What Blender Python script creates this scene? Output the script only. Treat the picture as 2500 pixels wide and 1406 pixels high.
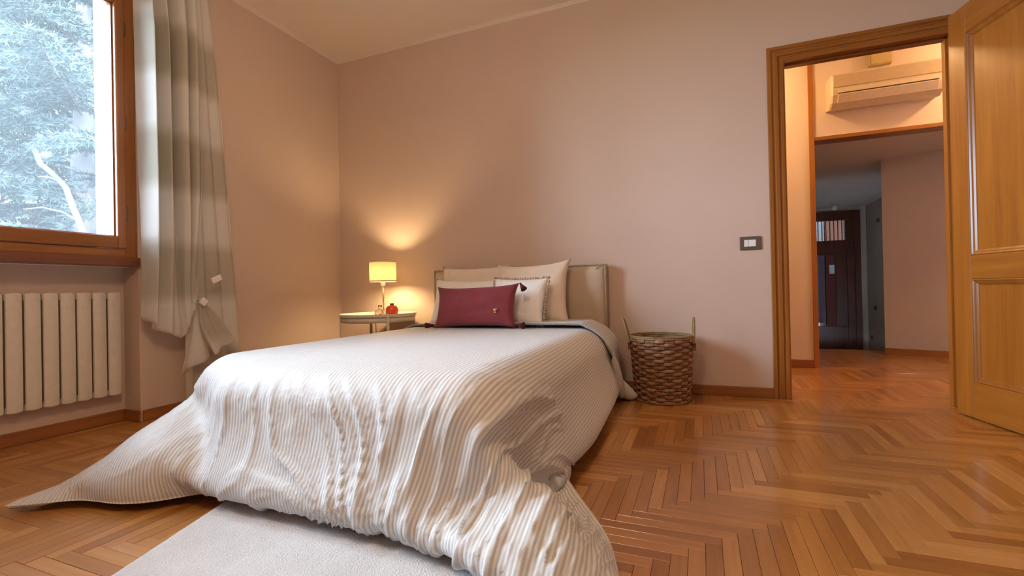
import bpy, bmesh, math, random
import numpy as np
from mathutils import Vector, Matrix, noise
for _o in list(bpy.data.objects): bpy.data.objects.remove(_o)
SC = bpy.context.scene
COL = SC.collection
PI = math.pi

# ------------------------------------------------------------------ camera
CAM_H, YAW, PITCH, ROLL, FPX = 0.70, 0.38156, 0.0053, -0.0205, 1146.5
_f = Vector((-math.sin(YAW)*math.cos(PITCH), math.cos(YAW)*math.cos(PITCH), math.sin(PITCH)))
_r = Vector((math.cos(YAW), math.sin(YAW), 0)); _u = _r.cross(_f)
_r2 = math.cos(ROLL)*_r + math.sin(ROLL)*_u
_u2 = -math.sin(ROLL)*_r + math.cos(ROLL)*_u
cam = bpy.data.cameras.new('camera'); cam_o = bpy.data.objects.new('camera', cam); COL.objects.link(cam_o)
cam.sensor_width = 36.0; cam.lens = 36.0*FPX/2500.0; cam.clip_start = 0.02; cam.clip_end = 200
M = Matrix(((_r2.x, _u2.x, -_f.x, 0), (_r2.y, _u2.y, -_f.y, 0), (_r2.z, _u2.z, -_f.z, CAM_H), (0, 0, 0, 1)))
cam_o.matrix_world = M
SC.camera = cam_o

# ------------------------------------------------------------------ sky, window portal, exposure
SKY_STRENGTH = 34.0
world = bpy.data.worlds.new('overcast_sky'); SC.world = world; world.use_nodes = True
_bg = world.node_tree.nodes['Background']
_bg.inputs[0].default_value = (0.63, 0.81, 1.0, 1); _bg.inputs[1].default_value = SKY_STRENGTH
_p = bpy.data.lights.new('window_portal', 'AREA'); _p.shape = 'RECTANGLE'; _p.size = 1.9; _p.size_y = 1.6
_p.cycles.is_portal = True
_po = bpy.data.objects.new('window_portal', _p); COL.objects.link(_po)
_po.location = (-3.22, 0.80, 1.68); _po.rotation_euler = (PI/2, 0, -PI/2)
SC.view_settings.view_transform = 'Standard'
try: SC.view_settings.look = 'None'
except Exception: pass
SC.view_settings.exposure = 0.28; SC.view_settings.gamma = 1.0; SC.view_settings.use_curve_mapping = False
ROOM_LAMP = 50.0      # W, warm ceiling lamp of the bedroom (behind the camera's field)
HALL_LAMP = 48.0      # W, hall ceiling lamp
TABLE_LAMP = 12.0     # W, bedside lamp bulb

# ------------------------------------------------------------------ helpers
def tag(o, label=None, cat=None, group=None, kind=None):
    if label: o['label'] = label
    if cat: o['category'] = cat
    if group: o['group'] = group
    if kind: o['kind'] = kind
    return o
def mesh(name, verts, faces, smooth=False):
    me = bpy.data.meshes.new(name); me.from_pydata([tuple(v) for v in verts], [], faces); me.update()
    if smooth:
        me.polygons.foreach_set('use_smooth', [True]*len(me.polygons))
    return me
def obj(name, me, mat=None, parent=None):
    if isinstance(me, bmesh.types.BMesh):
        m = bpy.data.meshes.new(name); me.to_mesh(m); me.free(); me = m
    o = bpy.data.objects.new(name, me); COL.objects.link(o)
    if mat is not None and not me.materials: me.materials.append(mat)
    if parent is not None: o.parent = parent
    return o
def empty(name, loc=(0, 0, 0), rz=0.0):
    o = bpy.data.objects.new(name, None); COL.objects.link(o); o.location = loc; o.rotation_euler = (0, 0, rz)
    o.empty_display_size = .05
    return o
def bbox(lo, hi, bevel=0.0, seg=2, bm=None):
    own = bm is None
    if own: bm = bmesh.new()
    r = bmesh.ops.create_cube(bm, size=1.0)
    for v in r['verts']:
        v.co = Vector([(lo[i]+hi[i])/2 + v.co[i]*(hi[i]-lo[i]) for i in range(3)])
    if bevel > 0:
        es = list({e for v in r['verts'] for e in v.link_edges})
        bmesh.ops.bevel(bm, geom=es, offset=bevel, segments=seg, affect='EDGES', profile=0.5)
    return bm
def box(name, lo, hi, mat, parent=None, bevel=0.0, seg=2):
    o = obj(name, bbox(lo, hi, bevel, seg), mat, parent)
    return o
def lathe(profile, n=32, closed_top=False):
    """profile: list of (r,z)"""
    vs, fs = [], []
    for (r, z) in profile:
        for k in range(n):
            a = 2*PI*k/n; vs.append((r*math.cos(a), r*math.sin(a), z))
    for i in range(len(profile)-1):
        for k in range(n):
            k2 = (k+1) % n
            fs.append((i*n+k, i*n+k2, (i+1)*n+k2, (i+1)*n+k))
    return vs, fs
def lathe_mesh(name, profile, n=32, smooth=True, cap=True):
    vs, fs = lathe(profile, n)
    if cap:
        if profile[0][0] > 1e-6: fs.append(tuple(range(n-1, -1, -1)))
        if profile[-1][0] > 1e-6:
            b = (len(profile)-1)*n; fs.append(tuple(range(b, b+n)))
    me = mesh(name, vs, fs, False)
    if smooth:
        me.polygons.foreach_set('use_smooth', [len(p.vertices) == 4 for p in me.polygons])
    return me
def tube_data(path, rad, n=8, closed=False, flat=1.0, up=None):
    """sweep: rad may be list; flat scales the second axis"""
    P = [Vector(p) for p in path]; N = len(P); vs, fs = [], []
    prev = None
    for i, p in enumerate(P):
        if closed: t = P[(i+1) % N]-P[(i-1) % N]
        else: t = P[min(i+1, N-1)]-P[max(i-1, 0)]
        t.normalize()
        if up is not None: a = Vector(up)-t*t.dot(Vector(up))
        elif prev is None:
            a = Vector((0, 0, 1))-t*t.z
            if a.length < .1: a = Vector((1, 0, 0))-t*t.x
        else: a = prev-t*t.dot(prev)
        if a.length < 1e-6: a = t.orthogonal()
        a.normalize(); prev = a; b = t.cross(a)
        r = rad[i] if isinstance(rad, (list, tuple)) else rad
        for k in range(n):
            th = 2*PI*k/n
            vs.append(p+a*(r*math.cos(th))+b*(r*flat*math.sin(th)))
    M_ = N if closed else N-1
    for i in range(M_):
        j = (i+1) % N
        for k in range(n):
            k2 = (k+1) % n; fs.append((i*n+k, j*n+k, j*n+k2, i*n+k2))
    if not closed:
        fs.append(tuple(range(n))[::-1]); fs.append(tuple((N-1)*n+k for k in range(n)))
    return vs, fs
def tube(name, path, rad, mat, parent=None, n=8, closed=False, flat=1.0, up=None):
    vs, fs = tube_data(path, rad, n, closed, flat, up)
    return obj(name, mesh(name, vs, fs, True), mat, parent)
def grid_faces(nv, nu, off=0, flip=False):
    f = []
    for i in range(nv-1):
        for j in range(nu-1):
            q = (off+i*nu+j, off+i*nu+j+1, off+(i+1)*nu+j+1, off+(i+1)*nu+j)
            f.append(q[::-1] if flip else q)
    return f

# ------------------------------------------------------------------ materials
def newmat(name):
    m = bpy.data.materials.new(name); m.use_nodes = True
    nt = m.node_tree; return m, nt, nt.nodes['Principled BSDF']
def nd(nt, t, **kw):
    n = nt.nodes.new(t)
    for k, v in kw.items(): setattr(n, k, v)
    return n
def ramp(nt, fac, stops):
    r = nd(nt, 'ShaderNodeValToRGB'); e = r.color_ramp.elements
    e[0].position, e[0].color = stops[0][0], (*stops[0][1], 1)
    e[1].position, e[1].color = stops[-1][0], (*stops[-1][1], 1)
    for p, c in stops[1:-1]:
        x = e.new(p); x.color = (*c, 1)
    nt.links.new(fac, r.inputs[0]); return r.outputs[0]
def bump(nt, bsdf, h, strength=.2, dist=.01):
    b = nd(nt, 'ShaderNodeBump'); b.inputs['Strength'].default_value = strength; b.inputs['Distance'].default_value = dist
    nt.links.new(h, b.inputs['Height']); nt.links.new(b.outputs[0], bsdf.inputs['Normal'])
def noise_tex(nt, scale, detail=4, rough=.55, vec=None, mapping=None):
    n = nd(nt, 'ShaderNodeTexNoise'); n.inputs['Scale'].default_value = scale; n.inputs['Detail'].default_value = detail; n.inputs['Roughness'].default_value = rough
    if mapping is not None:
        tc = nd(nt, 'ShaderNodeTexCoord'); mp = nd(nt, 'ShaderNodeMapping'); mp.inputs['Scale'].default_value = mapping
        nt.links.new(tc.outputs['Object'], mp.inputs[0]); vec = mp.outputs[0]
    elif vec is None:
        tc = nd(nt, 'ShaderNodeTexCoord'); vec = tc.outputs['Object']
    nt.links.new(vec, n.inputs['Vector']); return n.outputs['Fac']
def paint(name, col, rough=.85, var=.02, bscale=180, bstr=.12):
    m, nt, b = newmat(name)
    f = noise_tex(nt, 2.5, 5)
    c = ramp(nt, f, [(.3, tuple(x*(1-var) for x in col)), (.7, tuple(min(1, x*(1+var)) for x in col))])
    nt.links.new(c, b.inputs['Base Color']); b.inputs['Roughness'].default_value = rough
    b.inputs['Specular IOR Level'].default_value = .25
    bump(nt, b, noise_tex(nt, bscale, 3), bstr, .002)
    return m
def plain(name, col, rough=.5, metal=0.0, spec=.5, coat=0.0):
    m, nt, b = newmat(name)
    f = noise_tex(nt, 30, 3)
    c = ramp(nt, f, [(.3, tuple(x*.95 for x in col)), (.7, tuple(min(1, x*1.04) for x in col))])
    nt.links.new(c, b.inputs['Base Color'])
    b.inputs['Roughness'].default_value = rough; b.inputs['Metallic'].default_value = metal
    b.inputs['Specular IOR Level'].default_value = spec; b.inputs['Coat Weight'].default_value = coat
    return m
def wood(name, dark, light, grain=(1, 1, .06), scale=22, rough=.32, coat=.15):
    """grain: object-space scale (small value = long axis)"""
    m, nt, b = newmat(name)
    f = noise_tex(nt, scale, 6, .6, mapping=grain)
    g = noise_tex(nt, scale*5, 3, .6, mapping=grain)
    mx = nd(nt, 'ShaderNodeMath', operation='MULTIPLY_ADD'); mx.inputs[1].default_value = .3
    nt.links.new(g, mx.inputs[0]); nt.links.new(f, mx.inputs[2])
    c = ramp(nt, mx.outputs[0], [(.42, dark), (.9, light)])
    nt.links.new(c, b.inputs['Base Color']); b.inputs['Roughness'].default_value = rough
    b.inputs['Coat Weight'].default_value = coat; b.inputs['Coat Roughness'].default_value = .18
    bump(nt, b, mx.outputs[0], .06, .002)
    return m
def fabric(name, col, rough=.9, weave=900, sheen=.3, var=.06):
    m, nt, b = newmat(name)
    f = noise_tex(nt, 14, 5)
    c = ramp(nt, f, [(.3, tuple(x*(1-var) for x in col)), (.72, tuple(min(1, x*(1+var)) for x in col))])
    nt.links.new(c, b.inputs['Base Color']); b.inputs['Roughness'].default_value = rough
    b.inputs['Sheen Weight'].default_value = sheen; b.inputs['Specular IOR Level'].default_value = .2
    bump(nt, b, noise_tex(nt, weave, 2), .25, .0015)
    return m
def emit(name, col, strength):
    m = bpy.data.materials.new(name); m.use_nodes = True; nt = m.node_tree; nt.nodes.clear()
    e = nd(nt, 'ShaderNodeEmission'); e.inputs[0].default_value = (*col, 1); e.inputs[1].default_value = strength
    o = nd(nt, 'ShaderNodeOutputMaterial'); nt.links.new(e.outputs[0], o.inputs[0]); return m
def thin_glass(name, tint=(1, 1, 1), haze=0.0):
    m = bpy.data.materials.new(name); m.use_nodes = True; nt = m.node_tree; nt.nodes.clear()
    t = nd(nt, 'ShaderNodeBsdfTransparent'); t.inputs[0].default_value = (*tint, 1)
    g = nd(nt, 'ShaderNodeBsdfGlossy'); g.inputs['Roughness'].default_value = .02
    fr = nd(nt, 'ShaderNodeFresnel'); fr.inputs[0].default_value = 1.35
    mx = nd(nt, 'ShaderNodeMixShader'); o = nd(nt, 'ShaderNodeOutputMaterial')
    nt.links.new(fr.outputs[0], mx.inputs[0]); nt.links.new(t.outputs[0], mx.inputs[1]); nt.links.new(g.outputs[0], mx.inputs[2])
    if haze:                      # milky scatter mixed in to imitate hazy glare through the pane
        tl = nd(nt, 'ShaderNodeBsdfTranslucent'); tl.inputs[0].default_value = (.9, .92, .95, 1); m2 = nd(nt, 'ShaderNodeMixShader'); m2.inputs[0].default_value = haze
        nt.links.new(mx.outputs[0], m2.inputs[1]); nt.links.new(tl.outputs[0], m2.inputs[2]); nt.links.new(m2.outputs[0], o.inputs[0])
    else: nt.links.new(mx.outputs[0], o.inputs[0])
    return m
def plank_mat(name, along, per_object):
    """honey coloured parquet strip; every strip its own tone"""
    m, nt, b = newmat(name)
    if per_object:
        oi = nd(nt, 'ShaderNodeObjectInfo'); rnd = oi.outputs['Random']
    else:
        gi = nd(nt, 'ShaderNodeNewGeometry'); rnd = gi.outputs['Random Per Island']
    tone = ramp(nt, rnd, [(0, (.28, .105, .022)), (.12, (.335, .138, .031)), (.5, (.395, .172, .042)), (.85, (.44, .20, .053)), (1, (.52, .262, .083))])
    gi2 = nd(nt, 'ShaderNodeNewGeometry')
    mp = nd(nt, 'ShaderNodeMapping'); mp.inputs['Scale'].default_value = (.07, 1, 1) if along == 'x' else (1, .07, 1)
    nt.links.new(gi2.outputs['Position'], mp.inputs[0])
    off = nd(nt, 'ShaderNodeVectorMath', operation='SCALE'); off.inputs[0].default_value = (13, 7, 31); nt.links.new(rnd, off.inputs['Scale'])
    ad = nd(nt, 'ShaderNodeVectorMath', operation='ADD'); nt.links.new(mp.outputs[0], ad.inputs[0]); nt.links.new(off.outputs[0], ad.inputs[1])
    n = nd(nt, 'ShaderNodeTexNoise'); n.inputs['Scale'].default_value = 70; n.inputs['Detail'].default_value = 5; nt.links.new(ad.outputs[0], n.inputs['Vector'])
    g = ramp(nt, n.outputs['Fac'], [(.3, (.84, .81, .75)), (.7, (1.08, 1.08, 1.10))])
    mul = nd(nt, 'ShaderNodeMix', data_type='RGBA', blend_type='MULTIPLY'); mul.inputs[0].default_value = 1
    nt.links.new(tone, mul.inputs[6]); nt.links.new(g, mul.inputs[7]); nt.links.new(mul.outputs[2], b.inputs['Base Color'])
    b.inputs['Roughness'].default_value = .30; b.inputs['Specular IOR Level'].default_value = .45
    b.inputs['Coat Weight'].default_value = .35; b.inputs['Coat Roughness'].default_value = .12
    bump(nt, b, n.outputs['Fac'], .04, .001)
    return m

WALL = paint('wall_paint', (.60, .465, .385))
HALLW = paint('hall_paint', (.72, .60, .48))
CEIL = paint('ceiling_paint', (.72, .62, .54))
EXTW = paint('exterior_white', (.85, .87, .88))
DOORW = wood('honey_door_wood', (.28, .092, .010), (.42, .165, .022), grain=(1, 1, .05), rough=.38)
CASEW = wood('casing_wood', (.22, .072, .010), (.36, .138, .024), grain=(1, 1, .05), rough=.3)
CASEWH = wood('casing_wood_horizontal', (.22, .072, .010), (.36, .138, .024), grain=(.05, 1, 1), rough=.3)
BASEW = wood('baseboard_wood', (.22, .07, .018), (.34, .125, .03), grain=(.06, .06, 1), rough=.35)
WINW = wood('window_wood', (.22, .075, .017), (.38, .15, .04), grain=(1, 1, .05), rough=.35)
WINWH = wood('window_wood_horizontal', (.22, .075, .017), (.38, .15, .04), grain=(1, .05, 1), rough=.35)
SILLW = wood('sill_wood', (.13, .04, .022), (.22, .075, .035), grain=(1, .05, 1), rough=.35)
DARKW = wood('dark_door_wood', (.075, .018, .008), (.14, .036, .015), grain=(1, 1, .05), rough=.4)
RADM = plain('radiator_enamel', (.66, .60, .52), .4)
GAPM = plain('dark_gap', (.06, .045, .03), .9)
WHITEP = plain('white_plastic', (.80, .78, .74), .35)
ACM = plain('air_conditioner_plastic', (.66, .55, .38), .5)
BRONZE = plain('bronze_plate', (.11, .085, .065), .4)
METAL = plain('cream_powder_metal', (.62, .56, .46), .35, 0.0)
STEEL = plain('brushed_steel', (.62, .50, .36), .28, 1.0)
GLASS = thin_glass('window_glass', haze=.02)
# ------------------------------------------------------------------ room dimensions
XL, YB, ZC, XN = -2.955, 3.30, 2.773, -3.093      # left wall, back wall, ceiling, niche back
XR, YF = 1.80, -1.75                               # right wall, wall behind the camera
XOUT = -3.26                                       # outer face of the window wall
HY0, HY1, HZ = 3.42, 4.592, 2.56                   # hall between two walls
DX0, DX1, DZ = 0.50, 1.31, 2.07                    # door opening
WY0, WY1, WZ0, WZ1 = -0.06, 1.680, 0.927, 2.45     # window opening

def boxes(name, parts, mat, kind='structure'):
    bm = bmesh.new()
    for lo, hi in parts: bbox(lo, hi, bm=bm)
    o = obj(name, bm, mat); tag(o, kind=kind); return o

wall_back = boxes('wall_back', [((XOUT, YB, 0), (DX0-.02, HY0, ZC)), ((DX1+.02, YB, 0), (2.6, HY0, ZC)), ((DX0-.02, YB, DZ+.02), (DX1+.02, HY0, ZC))], WALL)
wall_left = boxes('wall_left', [((XOUT, WY1+.002, 0), (XL, YB, ZC)), ((XOUT, YF, 0), (XL, WY0-.002, ZC)),
                                ((XOUT, WY0-.002, 0), (XN, WY1+.002, WZ0-.05)), ((XOUT, WY0-.002, WZ1), (XL, WY1+.002, ZC))], WALL)
tag(wall_left, 'beige painted wall with the window and radiator niche', 'wall')
tag(wall_back, 'beige painted wall behind the bed with the doorway', 'wall')
wr = boxes('wall_right', [((XR, YF, 0), (XR+.12, YB, ZC))], WALL); tag(wr, 'plain beige wall beside the open wooden door', 'wall')
wf = boxes('wall_front', [((XOUT, YF-.12, 0), (XR+.12, YF, ZC))], WALL); tag(wf, 'plain beige wall facing the bed foot', 'wall')
ceiling = boxes('ceiling', [((XOUT, YF-.12, ZC), (XR+.12, HY0, ZC+.12))], CEIL)
tag(ceiling, 'plain pale ceiling of the bedroom', 'ceiling')

for nm, lo, hi, lab in (('trim_6', (XL, YB-.006, ZC-.034), (XR, YB, ZC), 'pale painted strip under the ceiling along the bed wall'), ('trim_7', (XL, WY1+.3, ZC-.034), (XL+.006, YB-.006, ZC), 'pale painted strip under the ceiling above the curtain')):
    tag(box(nm, lo, hi, CEIL), lab, 'trim', kind='structure')
# ------------------------------------------------------------------ parquet floor in herringbone
floor = boxes('floor', [((XOUT, YF, -.12), (XR+.1, HY0, -.006)), ((-1.3, HY0, -.12), (2.75, 5.92, -.006))], plain('floor_gap', (.13, .05, .015), .8))
tag(floor, 'honey coloured herringbone parquet floor of narrow strips', 'floor')
PW, PN = .0420, 8; PL = PW*PN; PC = 1.052
HIDDEN = [(-2.1, .86), (-1.62, 1.15), (-1.0, 1.24), (-.66, 1.14), (-.4, .9), (-.2, 1.12), (-.31, 1.38), (-.44, 1.57), (-.53, 1.87), (-.53, 2.67), (-.38, 3.0), (-.5, 3.3), (-2.95, 3.3), (-2.95, 1.65)]
RUG = [(-1.62, 1.40), (-1.18, .05), (-.2, .36), (-.6, 1.7)]
def inside(p, poly):
    x, y = p; c = False; n = len(poly)
    for i in range(n):
        x1, y1 = poly[i]; x2, y2 = poly[(i+1) % n]
        if (y1 > y) != (y2 > y) and x < (x2-x1)*(y-y1)/(y2-y1)+x1: c = not c
    return c
def on_floor(x0, x1, y0, y1):
    """clip a strip to the floor outline; returns list of rectangles"""
    out = []
    for (a0, a1, b0, b1) in ((XL, XR, YF, YB), (XN, XL, WY0, WY1), (DX0, DX1, YB, HY0), (-1.3, 2.75, HY0, 5.905)):
        c0, c1, d0, d1 = max(x0, a0), min(x1, a1), max(y0, b0), min(y1, b1)
        if c1-c0 > .004 and d1-d0 > .004: out.append((c0, c1, d0, d1))
    return out
strips = []
for j in range(-60, 160):
    for m_ in range(-10, 12):
        xs = (j*PW - PC) + m_*2*PL; ys = j*PW       # upright strip k=j : lower-left (xs, ys)
        if -3.2 < xs < 2.8 and -2.2 < ys < 5.95: strips.append((xs, xs+PW, ys, ys+PL, 'y'))
        xr_ = (j-PN+1)*PW - PC + m_*2*PL
        if -3.6 < xr_ < 3.2 and -1.8 < ys < 5.95: strips.append((xr_-PL, xr_, ys, ys+PW, 'x'))
FAC = []
for (x0, x1, y0, y1, d) in strips:
    for (a, b, c, e) in on_floor(x0, x1, y0, y1):
        p = Vector(((a+b)/2, (c+e)/2, 0)); v = p-Vector((0, 0, CAM_H))
        zf = v.dot(_f); score = 0
        if zf > .2:
            px, py = FPX*v.dot(_r2)/zf, -FPX*v.dot(_u2)/zf
            if abs(px) < 1290 and -740 < py < 730 and not inside((p.x, p.y), HIDDEN) and not inside((p.x, p.y), RUG) and not (p.y > YB and not .4 < p.x*3.4/p.y < 1.35):
                score = (b-a)*(e-c)*CAM_H/zf**3
        FAC.append((score, a, b, c, e, d))
FAC.sort(key=lambda t: -t[0])
def strip_geo(w, l, g=.0004, h=.006, bv=.0007):
    """strip centred on the origin, top at z=0, chamfered top edges; w along x, l along y"""
    a, b = w/2-g, l/2-g
    vs = [(-a, -b, -h), (a, -b, -h), (a, b, -h), (-a, b, -h), (-a, -b, -bv), (a, -b, -bv), (a, b, -bv), (-a, b, -bv),
          (-a+bv, -b+bv, 0), (a-bv, -b+bv, 0), (a-bv, b-bv, 0), (-a+bv, b-bv, 0)]
    fs = [(8, 9, 10, 11)]
    for k in range(4):
        k2 = (k+1) % 4; fs.append((k, k2, 4+k2, 4+k)); fs.append((4+k, 4+k2, 8+k2, 8+k))
    return vs, fs
PMAT = {d: plank_mat('parquet_strip_'+d, d, True) for d in 'xy'}
PMATS = {d: plank_mat('parquet_field_'+d, d, False) for d in 'xy'}
rnd = random.Random(4)
_cache = {}
NPART = 300
for (s, a, b, c, e, d) in FAC[:NPART]:
    key = (round(b-a, 4), round(e-c, 4))
    if key+(d,) not in _cache:
        me = mesh('parquet_strip', *strip_geo(b-a, e-c)); me.materials.append(PMAT[d]); _cache[key+(d,)] = me
    o = bpy.data.objects.new('parquet_strip', _cache[key+(d,)]); COL.objects.link(o); o.parent = floor
    o.location = ((a+b)/2, (c+e)/2, rnd.uniform(-.0004, .0003))
for d in 'xy':
    vs, fs = [], []
    for (s, a, b, c, e, dd) in FAC[NPART:]:
        if dd != d: continue
        v, f = strip_geo(b-a, e-c); k = len(vs); z = rnd.uniform(-.0004, .0003)
        vs += [(x+(a+b)/2, y+(c+e)/2, q+z) for x, y, q in v]; fs += [tuple(k+i for i in t) for t in f]
    tag(obj('parquet_field', mesh('parquet_field', vs, fs), PMATS[d], floor), kind='stuff')

# ------------------------------------------------------------------ baseboards
def board(name, lo, hi, label):
    o = box(name, lo, hi, BASEW, bevel=.004); tag(o, label, 'baseboard', kind='structure'); return o
board('baseboard_back', (XL, YB-.012, 0), (DX0-.09, YB, .064), 'reddish wood baseboard along the wall behind the basket')
board('baseboard_niche', (XN, WY0, 0), (XN+.012, WY1, .066), 'reddish wood baseboard below the radiator')
board('baseboard_left', (XL, WY1+.012, 0), (XL+.012, YB-.012, .064), 'reddish wood baseboard behind the hanging curtain')
board('baseboard_side', (XN+.012, WY1-.012, 0), (XL+.012, WY1, .066), 'short wood baseboard return at the side of the radiator niche')
board('baseboard_right', (XR-.012, YF, 0), (XR, YB, .064), 'reddish wood baseboard behind the open door')
board('baseboard_hall', (-1.2, HY1-.012, 0), (.868, HY1, .068), 'reddish wood baseboard under the lit hall wall')

# ------------------------------------------------------------------ doorway: jamb, casing, leaf
def casing_profile(x0, x1, z1, y, mats, name, label, prof):
    root = empty(name, ((x0+x1)/2, y, 0)); tag(root, label, 'door frame', kind='structure')
    def sec(pts_fn0, pts_fn1, nm, mat):
        vs = []; n = len(prof)
        for fn in (pts_fn0, pts_fn1):
            for (d, o) in prof: vs.append(fn(d, o))
        fs = [(i, (i+1) % n, n+(i+1) % n, n+i) for i in range(n)]+[tuple(range(n))[::-1], tuple(range(n, 2*n))]
        off = Vector(((x0+x1)/2, y, 0))
        ob = obj(nm, mesh(nm, [Vector(v)-off for v in vs], fs), mat, root)
        bm = bmesh.new(); bm.from_mesh(ob.data); bmesh.ops.recalc_face_normals(bm, faces=bm.faces); bm.to_mesh(ob.data); bm.free()
    sec(lambda d, o: (x0-d, y-o, 0), lambda d, o: (x0-d, y-o, z1+d), 'casing_post', mats[0])
    sec(lambda d, o: (x1+d, y-o, 0), lambda d, o: (x1+d, y-o, z1+d), 'casing_post', mats[0])
    sec(lambda d, o: (x0-d, y-o, z1+d), lambda d, o: (x1+d, y-o, z1+d), 'casing_head', mats[1])
    return root
PROF = [(-.004, 0), (-.004, .012), (.006, .018), (.016, .018), (.021, .012), (.028, .012), (.034, .020), (.052, .022), (.058, .015), (.064, .015), (.072, .024), (.088, .024), (.092, .018), (.092, 0)]
frame = casing_profile(DX0, DX1, DZ, YB, (CASEW, CASEWH), 'trim_1', 'moulded honey wood casing around the open doorway', PROF)
fx = Vector(((DX0+DX1)/2, YB, 0))
def fbox(name, lo, hi, mat, bevel=.002): return box(name, Vector(lo)-fx, Vector(hi)-fx, mat, frame, bevel)
fbox('jamb', (DX0-.02, YB-.002, 0), (DX0, HY0+.002, DZ), CASEW)
fbox('jamb', (DX1, YB-.002, 0), (DX1+.02, HY0+.002, DZ), DOORW)
fbox('head_jamb', (DX0-.02, YB-.002, DZ), (DX1+.02, HY0+.002, DZ+.02), CASEWH)
fbox('door_stop', (DX0, YB+.05, 0), (DX0+.012, YB+.085, DZ), CASEW)
fbox('door_stop', (DX1-.012, YB+.05, 0), (DX1, YB+.085, DZ), DOORW)
fbox('door_stop', (DX0, YB+.05, DZ-.012), (DX1, YB+.085, DZ), CASEWH)

leaf = empty('door_1', (1.248, 3.185, .006), math.atan2(-.978, .21)); tag(leaf, 'open honey wood panelled door at the right edge', 'door', kind='structure')
LW, LT, LH = .83, .045, 2.10
ST = .115
ZS = [(0, .182), (.705, .822), (1.955, LH)]
DOORH = wood('honey_door_wood_horizontal', (.28, .092, .010), (.42, .165, .022), grain=(.05, 1, 1), rough=.38)
box('stile', (0, 0, 0), (ST, LT, LH), DOORW, leaf, .006, 3); box('stile', (LW-ST, 0, 0), (LW, LT, LH), DOORW, leaf, .006, 3)
for z0, z1 in ZS: box('rail', (ST, .0005, z0), (LW-ST, LT-.0005, z1), DOORH, leaf, .003)
for (z0, z1) in ((.182, .705), (.822, 1.955)):
    pn = box('panel', (ST-.004, .016, z0-.004), (LW-ST+.004, LT-.016, z1+.004), DOORW, leaf)
    prof = [(0, .016), (0, .004), (.006, .001), (.012, .005), (.020, .008), (.028, .013), (.030, .016)]
    n = len(prof); x0, x1 = ST, LW-ST
    cor = [lambda d: (x0+d, z0+d), lambda d: (x1-d, z0+d), lambda d: (x1-d, z1-d), lambda d: (x0+d, z1-d)]
    for side in (0, 1):
        vs, fs = [], []
        for c_ in cor:
            for d, o in prof:
                x, z = c_(d); vs.append((x, o if side == 0 else LT-o, z))
        for k in range(4):
            for i in range(n-1):
                q = (k*n+i, k*n+i+1, ((k+1) % 4)*n+i+1, ((k+1) % 4)*n+i); fs.append(q if side else q[::-1])
        obj('panel_moulding', mesh('panel_moulding', vs, fs), CASEW, pn)
hd = empty('door_handle', (LW-.06, 0, 1.02)); hd.parent = leaf
for sgn, yy in ((-1, 0), (1, LT)):
    tube('lever', [(0, yy, 0), (0, yy+sgn*.05, 0), (-.015, yy+sgn*.058, 0), (-.12, yy+sgn*.058, 0)], .009, STEEL, hd)
    box('handle_plate', (-.022, yy-.003, -.09), (.022, yy+.003, .06), STEEL, hd, .001)
for z in (.25, 1.05, 1.85):
    o = tube('hinge', [(-.012, .02, z-.045), (-.012, .02, z+.045)], .009, STEEL, leaf)

# light switch
sw = empty('light_switch', (.297, YB, .966)); tag(sw, 'bronze light switch plate with two white keys beside the doorway', 'light switch')
box('plate', (-.0605, -.010, -.042), (.0605, 0, .042), BRONZE, sw, .004, 3)
box('insert', (-.037, -.0115, -.023), (.037, -.009, .023), plain('bronze_inner', (.16, .125, .10), .5), sw, .001)
box('key', (-.035, -.0145, -.0215), (-.0125, -.010, .0215), WHITEP, sw, .0015); box('key', (-.0105, -.0145, -.0215), (.030, -.010, .0215), WHITEP, sw, .0015)

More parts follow.
